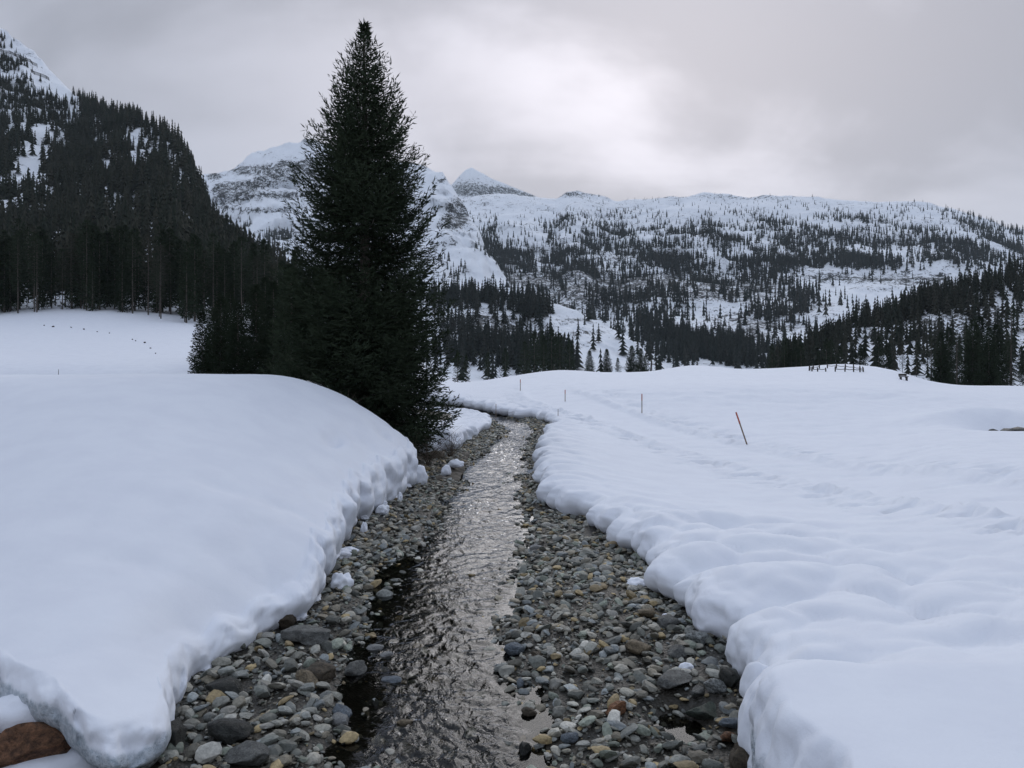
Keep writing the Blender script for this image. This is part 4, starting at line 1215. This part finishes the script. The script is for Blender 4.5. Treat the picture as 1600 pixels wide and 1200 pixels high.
BOULDERS = [
    (66, 1158, 150, 'rust', 0.66, 0.4, 'rusty red boulder under the overhanging snow slab in the near left corner'),
    (205, 1182, 110, 'icy', 0.8, 1.2, 'frosted grey boulder below the tip of the overhanging snow slab'),
    (272, 1150, 66, 'dark', 0.9, 2.2, 'angular dark rock at the foot of the near left snow edge'),
    (355, 1072, 66, 'dark', 0.4, 0.2, 'flat black rock just out of the left snow, near the ochre pebble'),
    (362, 1140, 75, 'dark', 0.55, 2.9, 'dark slab lying in the middle of the near left stones'),
    (385, 1180, 80, 'grey', 0.45, -0.5, 'long layered grey slab at the bottom of the left stones'),
    (482, 992, 85, 'grey', 0.35, 0.05, 'long flat rock poking out under the left snow tongue'),
    (443, 972, 42, 'brown', 0.8, 0.5, 'brown rounded rock tucked under the left snow edge above the long flat rock'),
    (500, 1052, 60, 'brown', 0.55, 2.6, 'broad brown rock in the middle of the left gravel bar'),
    (480, 1062, 55, 'tan', 0.45, 2.4, 'layered tan rock beside the broad brown rock'),
    (556, 1045, 44, 'grey', 0.6, 0.9, 'rounded grey rock at the tip of the left gravel bar'),
    (586, 1012, 28, 'pale', 0.45, 0.1, 'upper pale oval stone standing in the water off the left bar'),
    (604, 1024, 24, 'pale', 0.5, 0.4, 'lower pale oval stone standing in the water off the left bar'),
    (612, 1062, 34, 'blue', 0.4, -0.2, 'flat bluish stone lying in the water off the left bar'),
    (533, 1112, 44, 'blue', 0.5, -0.7, 'large smooth blue-grey stone at the waterline of the left bar'),
    (532, 1124, 36, 'pale', 0.5, -0.3, 'pale smooth stone leaning on the blue-grey one at the left waterline'),
    (633, 1130, 28, 'tan', 0.5, 0.0, 'lone tan stone in midstream near the bottom'),
    (803, 1014, 34, 'blue', 0.7, 0.3, 'rounded blue-grey stone at the right waterline'),
    (840, 1023, 30, 'brown', 0.5, 0.6, 'brown stone right of the rounded blue-grey one'),
    (813, 1068, 22, 'blue', 0.8, 1.4, 'upright egg-shaped bluish stone at the right waterline'),
    (827, 1113, 28, 'brown', 0.7, 0.3, 'dark red-brown round stone at the right waterline'),
    (890, 1152, 34, 'blue', 0.6, 0.6, 'blue wedge-shaped stone by the small pools near the bottom'),
    (820, 1170, 30, 'dark', 0.9, 1.3, 'pointed dark stone at the water near the bottom edge'),
    (963, 1108, 38, 'orange', 0.6, 0.4, 'orange angular stone in the right gravel bar'),
    (993, 1010, 50, 'tan', 0.5, -0.2, 'tan blocky rock on the upper right gravel bar'),
    (1060, 1018, 42, 'grey', 0.45, 0.5, 'slanting grey slab near the right snow edge'),
    (1090, 997, 38, 'icy', 0.75, 0.2, 'lichen-pale rounded boulder under the right snow pillows'),
    (1052, 1062, 62, 'grey', 0.4, 0.15, 'long grey loaf-shaped rock below the right snow edge'),
    (1039, 1082, 34, 'blue', 0.85, 0.2, 'pale blue round stone below the loaf-shaped rock'),
    (1118, 1072, 38, 'icy', 0.7, 0.0, 'mottled grey boulder near the right snow edge'),
    (1090, 1080, 34, 'grey', 0.8, 1.0, 'grey block left of the mottled boulder'),
    (1105, 1112, 84, 'green', 0.35, 0.25, 'big greenish slab beside the small pool on the right'),
    (1145, 1130, 46, 'blue', 0.4, 0.1, 'wet bluish flat rock right of the greenish slab'),
    (1140, 1152, 40, 'rust', 0.5, 0.5, 'rust-red rough stone beneath the wet bluish rock'),
    (1172, 1140, 60, 'dark', 0.9, 1.0, 'black boulder under the cut face of the right snow block'),
    (1182, 1184, 100, 'brown', 0.7, 0.4, 'brown snow-topped boulder at the foot of the right snow block'),
    (1140, 1058, 44, 'dark', 0.8, 2.0, 'dark boulder beneath the right snow lobe'),
    (1012, 958, 32, 'tan', 0.6, 0.0, 'ochre-brown rock just below the right snow tongue'),
    (1042, 972, 46, 'grey', 0.5, 0.4, 'grey rock touching the right snow tongue'),
    (838, 858, 24, 'pale', 0.7, 0.2, 'pale stone standing out at the top of the right gravel bar'),
    (803, 894, 20, 'dark', 0.6, 0.0, 'small dark stone in the water by the right bar'),
    (420, 1100, 0, '', 0, 0, ''),
]
boulder_pos = []
for k, (u, v, wpx, t, fl, rz, lab) in enumerate(BOULDERS):
    if not lab: continue
    Y = CAM_Z * FPX / (v + wpx * 0.12 - HV)
    for _ in range(4):
        x = (u - HU) / FPX * Y
        zb = float(bed_z(np.array([x]), np.array([Y]))[0])
        zc = max(zb, -0.03) + 0.30 * fl * wpx / FPX * Y
        Y = (CAM_Z - zc) * FPX / (v - HV)
    x = (u - HU) / FPX * Y
    size = wpx / FPX * Y
    V, F = rock_mesh('boulder', 900 + k, 4, fl / 0.85, None, planes=11 if t in ('dark', 'grey', 'green', 'tan', 'orange', 'rust') else 5, amp=0.14)
    me = np_mesh('boulder', V * 0.5, [F], True, [TON[t]])
    o = link('boulder' if wpx > 50 else 'stone', me, label=lab, cat='rock')
    o.location = (x, Y, zc); o.rotation_euler = (R.normal() * 0.1, R.normal() * 0.1, rz); o.scale = (size,) * 3
    boulder_pos.append((x, Y, size * 0.5))

# 300 larger stones as pieces of the bed, overlap-free
placed = []
cellmap = {}
def free_spot(x, y, rad, mul=0.85):
    for bx_, by_, br in boulder_pos:
        if math.hypot(x - bx_, y - by_) < (br + rad) * 0.85: return False
    cx, cy = int(x / 0.4), int(y / 0.4)
    for a in (-1, 0, 1):
        for b in (-1, 0, 1):
            for (qx, qy, qr) in cellmap.get((cx + a, cy + b), ()):
                if math.hypot(x - qx, y - qy) < (qr + rad) * mul: return False
    cellmap.setdefault((cx, cy), []).append((x, y, rad))
    return True


rs = random.Random(31)
cand = 0
count = 0
while count < 300 and cand < 20000:
    cand += 1
    y = 6.2 + 11.5 * rs.random() ** 1.35
    xl, xr = float(lx(y)), float(rx_(y))
    q = rs.random()
    x = xl + (xr - xl + 0.3) * q
    zb = float(bed_z(np.array([x]), np.array([y]))[0])
    if zb < -0.17 or (zb < -0.04 and rs.random() < 0.62): continue
    side = max(0.0, 1 - (xr - x) / 1.3)
    size = rs.uniform(0.11, 0.18) * (1 + 0.8 * side * rs.random()) * (1 + 0.3 * (y > 12))
    if rs.random() < 0.08: size *= 1.5
    if not free_spot(x, y, size * 0.42): continue
    o = bpy.data.objects.new('stone', ROCKS[rs.randrange(16)])
    col.objects.link(o); o.parent = bed
    o.location = (x, y, max(zb + size * 0.14, -0.10 * size - 0.01) if zb > -0.15 else zb + size * 0.14)
    o.rotation_euler = (rs.gauss(0, 0.18), rs.gauss(0, 0.18), rs.random() * 6.28)
    o.scale = (size, size * rs.uniform(0.8, 1.1), size * rs.uniform(0.8, 1.15))
    count += 1

PAL = np.array([1.02, 1.0, 0.92]) * np.array([(0.155, 0.165, 0.165), (0.21, 0.215, 0.205), (0.115, 0.125, 0.12), (0.25, 0.245, 0.225), (0.165, 0.185, 0.20), (0.185, 0.17, 0.14), (0.085, 0.09, 0.085), (0.30, 0.30, 0.29), (0.15, 0.17, 0.15), (0.24, 0.19, 0.11),
                (0.12, 0.115, 0.10), (0.18, 0.18, 0.165)])


def gravel(name, n, y0, y1, s0, s1, temps, seed, bias, label, wet=0.12, tone=1.0):
    r = np.random.default_rng(seed)
    m = n * 4
    y = y0 + (y1 - y0) * r.random(m) ** bias
    xl, xr = lx(y) - 0.25, rx_(y) + 0.35
    x = xl + (xr - xl) * r.random(m)
    zb = bed_z(x, y)
    keep = (zb > -0.035) | (r.random(m) < wet)
    for bx_, by_, br in boulder_pos:
        keep &= np.hypot(x - bx_, y - by_) > br * 0.75
    k = np.where(keep)[0][:n]
    x, y, zb = x[k], y[k], zb[k]
    size = (s0 + (s1 - s0) * r.random(len(k)) ** 2.7)
    # some of the stones in the shallows just break the surface
    sh = (zb < -0.035) & (zb > -0.16) & (r.random(len(k)) < 0.5)
    zb = np.where(sh, np.maximum(zb, -0.02 - 0.22 * size), zb)
    Vs, Fs, Cs = [], [], []; off = 0
    pick = r.integers(len(temps), size=len(k))
    for j, (TV, TF) in enumerate(temps):
        mm = np.where(pick == j)[0]
        a = r.random(len(mm)) * 6.28; c, s = np.cos(a)[:, None], np.sin(a)[:, None]
        tx, ty = r.normal(size=(len(mm), 1)) * 0.25, r.normal(size=(len(mm), 1)) * 0.25
        h = size[mm][:, None] * 0.5
        px0 = TV[None, :, 0] * c - TV[None, :, 1] * s; py0 = TV[None, :, 0] * s + TV[None, :, 1] * c
        pz0 = TV[None, :, 2] + px0 * tx + py0 * ty
        Vs.append(np.stack([px0 * h + x[mm][:, None], py0 * h + y[mm][:, None], pz0 * h + (zb[mm] + size[mm] * r.uniform(0.05, 0.3, len(mm)))[:, None]], -1).reshape(-1, 3))
        Fs.append((TF[None] + (off + np.arange(len(mm)) * len(TV))[:, None, None]).reshape(-1, 3)); off += len(mm) * len(TV)
        C = PAL[r.integers(len(PAL), size=len(mm))] * r.uniform(0.6, 1.8, (len(mm), 1)) * tone
        Cs.append(np.repeat(C[:, None], len(TV), 1).reshape(-1, 3))
    o = link(name, np_mesh(name, np.concatenate(Vs), [np.concatenate(Fs)], False, [M_GRAVEL], attrs={'col': np.concatenate(Cs)}), bed, kind='stuff')
    return o


gravel('gravel', 4200, 5.5, 16, 0.065, 0.25, PEB1, 71, 1.1, '', 0.22)
gravel('gravel', 7000, 5.5, 15, 0.03, 0.08, PEB0, 73, 1.15, '', 0.30, 0.62)
gravel('gravel', 9500, 13, 47, 0.08, 0.21, PEB0, 72, 1.0, '', 0.30)

# ------------------------------------------------------------------ snow clumps lying free on the stones
def snow_clump(u, v, wpx, hpx, z, lab, seed, rz=0.0, amp=0.22, depth=0.8, mat=None):
    Y = (CAM_Z - z) * FPX / (v - HV)
    x = (u - HU) / FPX * Y
    wdt, hgt = wpx / FPX * Y, hpx / FPX * Y
    bm = bmesh.new(); bmesh.ops.create_icosphere(bm, subdivisions=4, radius=1.0)
    V = np.array([q.co[:] for q in bm.verts]); F = np.array([[q.index for q in f.verts] for f in bm.faces]); bm.free()
    V[:, 2] = np.where(V[:, 2] < 0, V[:, 2] * 0.55, V[:, 2])
    V = V * (1 + amp * fbm(V[:, 0] * 1.2 + seed, V[:, 1] * 1.2, V[:, 2] * 1.2, o=3) + 0.03 * fbm(V[:, 0] * 7 + seed, V[:, 1] * 7, V[:, 2] * 7, o=2))[:, None]
    o = link('snow_clump', np_mesh('snow_clump', V * np.array([wdt / 2, wdt * depth / 2, hgt / 1.5]), [F], True, [mat or M_SNOW]), label=lab, cat='snow')
    o.location = (x, Y, z); o.rotation_euler = (0, 0, rz)
    return o


snow_clump(42, 1116, 130, 60, 0.44, 'rounded snow cap lying on the rusty boulder in the near left corner', 3, 0.2, 0.18)
snow_clump(92, 1194, 185, 52, 0.13, 'low wedge of snow in front of the rusty boulder', 8, 0.35, 0.16, 0.55)
snow_clump(995, 912, 34, 13, 0.17, 'small isolated snow patch on the stones below the right pillows', 12, 0.2, 0.3)
snow_clump(1058, 893, 44, 24, 0.25, 'small rounded snow lump on a rock at the tip of the right bank', 15, 0.1, 0.25)
snow_clump(1040, 964, 14, 8, 0.16, 'tiny snow cap on a stone under the right bank', 21)
snow_clump(1072, 1043, 22, 12, 0.2, 'small snow cap among the grey rocks below the right bank', 24)
snow_clump(1172, 1172, 50, 14, 0.28, 'thin snow cap on the brown boulder by the cut snow face', 27, 0.5, 0.2, 0.6)
snow_clump(1184, 1076, 58, 60, 0.50, 'bulging snow lobe hanging beside the cut corner of the right block', 30, 0.0, 0.15)
snow_clump(640, 693, 26, 14, 0.75, 'snow cap on a dark rock under the low boughs of the tall spruce', 33)
snow_clump(603, 668, 40, 34, 1.15, 'bulbous snow mound at the foot of the tall spruce', 36, 0.0, 0.2)
snow_clump(712, 726, 26, 12, 0.25, 'snow patch beside dry twigs below the tall spruce', 39)
snow_clump(697, 738, 16, 16, 0.2, 'small snow stub among wet rocks below the tall spruce', 42)
snow_clump(653, 748, 30, 34, 0.30, 'crumbly snow knob at the waterside end of the left bank', 45, 0.0, 0.3)

# crumbs fallen from the left snow edge
rc = random.Random(5)
for k in range(16):
    y = rc.uniform(10.2, 23.0); x = float(lx(y)) + rc.uniform(-0.05, 0.35)
    z = float(bed_z(np.array([x]), np.array([y]))[0]) + 0.05
    snow_clump(HU + FPX * x / y, HV + (CAM_Z - z) / y * FPX, rc.uniform(0.14, 0.42) / y * FPX, rc.uniform(0.1, 0.26) / y * FPX, z,
               'white crumb of snow fallen onto the stones below the left bank', 100 + k, rc.random() * 3, 0.4)['group'] = 'fallen snow crumbs below the left bank'

# dark rocks under the spruce
for k, (u, v, Y, wpx, lab) in enumerate([(612, 694, 25.2, 50, 'dark rock hollow-side under the low boughs of the tall spruce'), (655, 735, 26.0, 44, 'dark wet rock at the waterside below the tall spruce'),
                                         (690, 742, 27.0, 40, 'flat dark rock at the stream edge below the dry shrub'), (676, 716, 27.6, 44, 'brown rock among the dry twigs under the tall spruce')]):
    V, F = rock_mesh('boulder', 980 + k, 3, 0.7, None, planes=12, amp=0.2)
    o = link('boulder', np_mesh('boulder', V * 0.5, [F], True, [TON['dark' if k < 2 else 'brown']]), label=lab, cat='rock')
    o.location = at(u, v, Y); o.scale = (wpx / FPX * Y,) * 3; o.rotation_euler = (0.1, 0.1, k * 1.3)


# dry shrubs on the bank under the spruce
def shrub(u, v, Y, h, n, lab, seed, spread=0.7):
    r = np.random.default_rng(seed)
    root = link('dry_shrub', None, label=lab, cat='shrub')
    x, y, z = at(u, v, Y)
    root.location = (x, y, z)
    for s in range(n):
        b = Bag()
        a = r.random() * 6.28; lean = r.random() ** 0.7 * spread
        L = h * r.uniform(0.6, 1.1)
        t = np.linspace(0, 1, 7)
        pts = np.stack([np.cos(a) * lean * L * t ** 1.4 + r.normal() * .04 * t, np.sin(a) * lean * L * t ** 1.4, L * t * (1 - 0.25 * lean * t)], 1)
        b.add(*tube(pts, 0.011 * (1 - 0.8 * t) + 0.002, 4))
        for q in range(7):
            i = r.integers(2, 6); d = r.normal(size=3) * 0.6 + [math.cos(a) * .4, math.sin(a) * .4, 0.35]
            l2 = L * r.uniform(0.15, 0.4); tt = np.linspace(0, 1, 4)[:, None]
            b.add(*tube(pts[i] + d * l2 * tt - np.array([0, 0, 0.15]) * l2 * tt ** 2, np.linspace(0.006, 0.002, 4), 3))
        Vb, Fb = b.get()
        link('stem', np_mesh('stem', Vb, Fb, True, [M_TWIG]), root)


shrub(668, 730, 25.8, 1.2, 16, 'bare twiggy shrub under the low boughs of the tall spruce at the water', 61, 1.0)
shrub(640, 716, 25.6, 1.0, 12, 'tangled dry twigs behind the snow-capped rock under the tall spruce', 62, 1.1)
shrub(705, 716, 28.5, 1.0, 12, 'dry shrub right of the tall spruce beside the stream bend', 63, 1.0)
shrub(545, 645, 24.8, 0.8, 10, 'dry twigs sticking out of the snow slope left of the tall spruce trunk', 64, 1.1)
shrub(868, 660, 44.0, 0.5, 9, 'low dry twigs on the far snow edge at the stream bend', 65, 1.2)

# ------------------------------------------------------------------ marker poles along the track
M_POLE = mat_plain('weathered_pole_wood', (0.16, 0.115, 0.08), (0.26, 0.20, 0.15), 0.8, 20)
M_POLE_RED = mat_plain('faded_red_paint', (0.36, 0.085, 0.05), (0.48, 0.13, 0.08), 0.6, 20)
M_DARKWOOD = mat_plain('dark_weathered_wood', (0.035, 0.03, 0.026), (0.08, 0.07, 0.06), 0.85, 10)


def pole(u, v, hpx, lean_px, rad, lab, red=0.35, mat=None, name='marker_pole', group=None):
    Y = 20.0
    for _ in range(25):
        z = field_z((u - HU) / FPX * Y, Y)
        Y = 0.5 * Y + 0.5 * np.clip((CAM_Z - z) * FPX / (v - HV), 5, 200)
    x = (u - HU) / FPX * Y
    h = hpx / FPX * Y; lean = lean_px / FPX * Y
    root = link(name, None, label=lab, cat='pole', group=group)
    root.location = (x, Y, field_z(x, Y))
    def piece(t0, t1, r0, r1, m, nm):
        t = np.linspace(t0, t1, 5)
        Vp, Fp = tube(np.stack([lean * t, 0 * t, h * t], 1), np.linspace(r0, r1, 5), 8)
        cap = [[np.arange(len(Vp) - 8, len(Vp))]]
        link(nm, np_mesh(nm, Vp, [Fp, np.arange(len(Vp) - 8, len(Vp))[None]], True, [m]), root)
    piece(-0.3, 1 - red, rad, rad * 0.95, mat or M_POLE, 'shaft')
    if red: piece(1 - red, 1.0, rad * 1.12, rad * 1.08, M_POLE_RED, 'red_top')
    return root


pole(1167, 693, 50, -17, 0.032, 'leaning wooden pole with red upper end beside the groomed track, nearest of all')
pole(1003, 645, 30, 0, 0.026, 'upright red-topped pole in the middle of the snow field')
pole(883, 627, 19, 0, 0.024, 'thin dark pole on the field left of the red-topped upright pole')
pole(813, 609, 17, 0, 0.026, 'farthest thin pole on the snow left of the others', 0.3)
pole(775, 648, 17, 0, 0.016, 'faint short stick on the far bank just above the stream bend', 0)
pole(872, 650, 11, 0, 0.016, 'tiny stick poking from the snow right of the stream bend', 0)
for (u, v, hpx, Y, rad, lab, nm) in [(1017, 588, 17, 88, 0.10, 'thick dark post on the crest of the field beside the close spruces', 'post'), (865, 582, 10, 88, 0.05, 'short thin post on the field crest before the dark clump', 'post'),
                                     (91, 589, 9, 24, 0.008, 'thin dry stalk on the crest of the left snow bank', 'stalk')]:
    x = (u - HU) / FPX * Y
    z = field_z(x, Y) if Y > 50 else float(left_z(np.array([x]), np.array([Y * 1.0]))[0])
    h = hpx / FPX * Y
    t = np.linspace(-0.2, 1, 6)
    Vp, Fp = tube(np.stack([0.06 * h * np.sin(t * 2), 0 * t, h * t], 1), rad * (1 - 0.15 * np.clip(t, 0, 1)), 8)
    o = link(nm, np_mesh(nm, Vp, [Fp, np.arange(len(Vp) - 8, len(Vp))[None]], True, [M_DARKWOOD]), label=lab, cat='post' if nm == 'post' else 'stalk')
    o.location = (x, Y, z)
    if u == 1017:
        Vp, Fp = tube(np.array([(-0.45, 0, h * .62), (0, 0, h * .66), (0.5, 0, h * .6)]), [0.05] * 3, 6)
        link('cross_arm', np_mesh('cross_arm', Vp, [Fp], True, [M_DARKWOOD]), o)

# ring of fence posts half buried on the hump, and a snowed-in bench
FY = 74.0
fx = (1306 - HU) / FPX * FY
root = link('paddock_fence', None, label='oval of dark fence posts and rails half buried on the snowy hump', cat='fence')
root.location = (fx, FY, field_z(fx, FY))
rp = []
for k in range(18):
    a = 2 * math.pi * k / 18
    x, y = math.cos(a) * 2.3, math.sin(a) * 3.0
    zz = field_z(fx + x, FY + y) - root.location.z
    rp.append((x, y, zz))
    hh = 0.36 + 0.16 * R.random()
    Vp, Fp = tube(np.array([(x, y, zz - 0.4), (x, y, zz + hh * .5), (x + R.normal() * .02, y, zz + hh)]), [0.06, 0.06, 0.05], 6)
    link('post', np_mesh('post', Vp, [Fp, np.arange(12, 18)[None]], True, [M_DARKWOOD]), root)
for k in range(18):
    if k in (4, 11): continue
    p, q = np.array(rp[k]), np.array(rp[(k + 1) % 18])
    Vp, Fp = tube(np.stack([p + [0, 0, .24], (p + q) / 2 + [0, 0, .19], q + [0, 0, .24]]), [0.03] * 3, 5)
    link('rail', np_mesh('rail', Vp, [Fp], True, [M_DARKWOOD]), root)


def box(b, x0, x1, y0, y1, z0, z1):
    V = np.array([(x, y, z) for x in (x0, x1) for y in (y0, y1) for z in (z0, z1)], float)
    b.add(V, np.array([(0, 1, 3, 2), (4, 6, 7, 5), (0, 4, 5, 1), (2, 3, 7, 6), (0, 2, 6, 4), (1, 5, 7, 3)]))


BY_ = 67.0
bx0 = (1412 - HU) / FPX * BY_
root = link('bench', None, label='small dark bench half buried in snow near the thin conifers', cat='bench')
root.location = (bx0, BY_, field_z(bx0, BY_)); root.scale = (0.85, 0.85, 0.85)
for nm, dims in [('seat', (-0.42, 0.42, -0.2, 0.2, 0.30, 0.37)), ('leg', (-0.34, -0.26, -0.16, 0.16, -0.3, 0.298)), ('leg', (0.26, 0.34, -0.16, 0.16, -0.3, 0.298)), ('backrest', (-0.42, 0.42, 0.202, 0.25, 0.40, 0.62)), ('back_post', (-0.30, -0.24, 0.204, 0.248, 0.2, 0.398)), ('back_post', (0.24, 0.30, 0.204, 0.248, 0.2, 0.398))]:
    b = Bag(); box(b, *dims); Vb, Fb = b.get()
    link(nm, np_mesh(nm, Vb, Fb, False, [M_DARKWOOD]), root)

# stumps and rocks showing through the snow of the left meadow
stubs = [(69, 509, 4), (83, 511, 7), (111, 512, 4), (131, 515, 5), (152, 519, 4), (171, 521, 4), (207, 531, 4), (212, 533, 4), (226, 536, 6), (235, 545, 5), (243, 553, 4)]
for k, (u, v, wpx) in enumerate(stubs):
    Y = 120.0
    for _ in range(40):
        x = (u - HU) / FPX * Y
        z = field_z(x, Y)
        vv = HV - (z - CAM_Z) / Y * FPX
        Y = np.clip(Y + (vv - v) * 0.5, 55, 150)
    V, F = rock_mesh('stump', 1200 + k, 2, 0.9, None, planes=5, amp=0.25)
    o = link('tree_stump', np_mesh('tree_stump', V * 0.5, [F], True, [M_DARKWOOD]), cat='stump', group='dark stumps on the left meadow',
             label='larger dark stump in the snow just below the left forest edge' if k == 1 else ('dark stump standing alone low on the left meadow beside the young spruces' if k == 8 else 'small dark stub poking through the snow of the left meadow'))
    o.location = (x, Y, z + 0.08); o.scale = (wpx * 0.65 / FPX * Y,) * 3

# avalanche barriers on the open slope at the top left
for (ua, va, ub, vb, lab) in [(2, 80, 58, 104, 'long dark avalanche barrier on the snowy slope at the top left'), (48, 113, 76, 126, 'short dark avalanche barrier below the long one at the top left')]:
    nseg = 9 if ub - ua > 40 else 5
    pts = []
    for k in range(nseg):
        u = ua + (ub - ua) * k / (nseg - 1); v = va + (vb - va) * k / (nseg - 1)
        i = int(np.clip(np.searchsorted(left_hill.u, u), 1, len(left_hill.u) - 1))
        c = left_hill.P[i, :left_hill.nt]
        vv = HV - (c[:, 2] - CAM_Z) / c[:, 1] * FPX
        j = int(np.argmin(np.abs(vv - v)))
        pts.append(c[j])
    pts = np.array(pts)
    root = link('avalanche_barrier', None, label=lab, cat='barrier'); root.location = pts[0]
    q = pts - pts[0]
    for p in q:
        Vp, Fp = tube(np.stack([p - [0, 0, 1.0], p + [0, -0.5, 1.6], p + [0, -1.0, 3.2]]), [0.22] * 3, 6)
        link('post', np_mesh('post', Vp, [Fp, np.arange(12, 18)[None]], True, [M_DARKWOOD]), root)
    for hgt in (0.7, 1.5, 2.3, 3.0):
        Vp, Fp = tube(q + [0, -0.35 * hgt - 0.25, hgt], [0.24] * len(q), 5)
        link('rail', np_mesh('rail', Vp, [Fp], True, [M_DARKWOOD]), root)

# open water with dark stones in the hollow at the right edge of the field
r2 = np.random.default_rng(88)
for k in range(9):
    x, y = 22.1 + 0.30 * k + r2.normal() * 0.15, 35.3 + r2.normal() * 0.35
    V, F = rock_mesh('boulder', 1300 + k, 2, 0.6, None, planes=9, amp=0.2)
    o = link('boulder', np_mesh('boulder', V * 0.5, [F], True, [TON['dark']]), label='dark wet rock in the snow hollow at the right edge', cat='rock', group='dark rocks in the right snow hollow')
    o.location = (x, y, field_z(x, y) + 0.10); o.scale = (r2.uniform(0.4, 1.0),) * 3; o.rotation_euler = (0, 0, r2.random() * 6)

# ------------------------------------------------------------------ the air
hz, gz = material('valley_haze')
pv = gz.n('ShaderNodeVolumePrincipled', {'Color': (0.80, 0.92, 1.0, 1), 'Density': 0.00004, 'Anisotropy': 0.2})
gz.n('ShaderNodeOutputMaterial', {'Volume': pv.outputs[0]})
b = Bag(); box(b, -5200, 5200, -900, 7200, -40, 1150); Vb, Fb = b.get()
link('haze', np_mesh('haze', Vb, Fb, False, [hz]), label='thin cold haze filling the valley', kind='stuff')
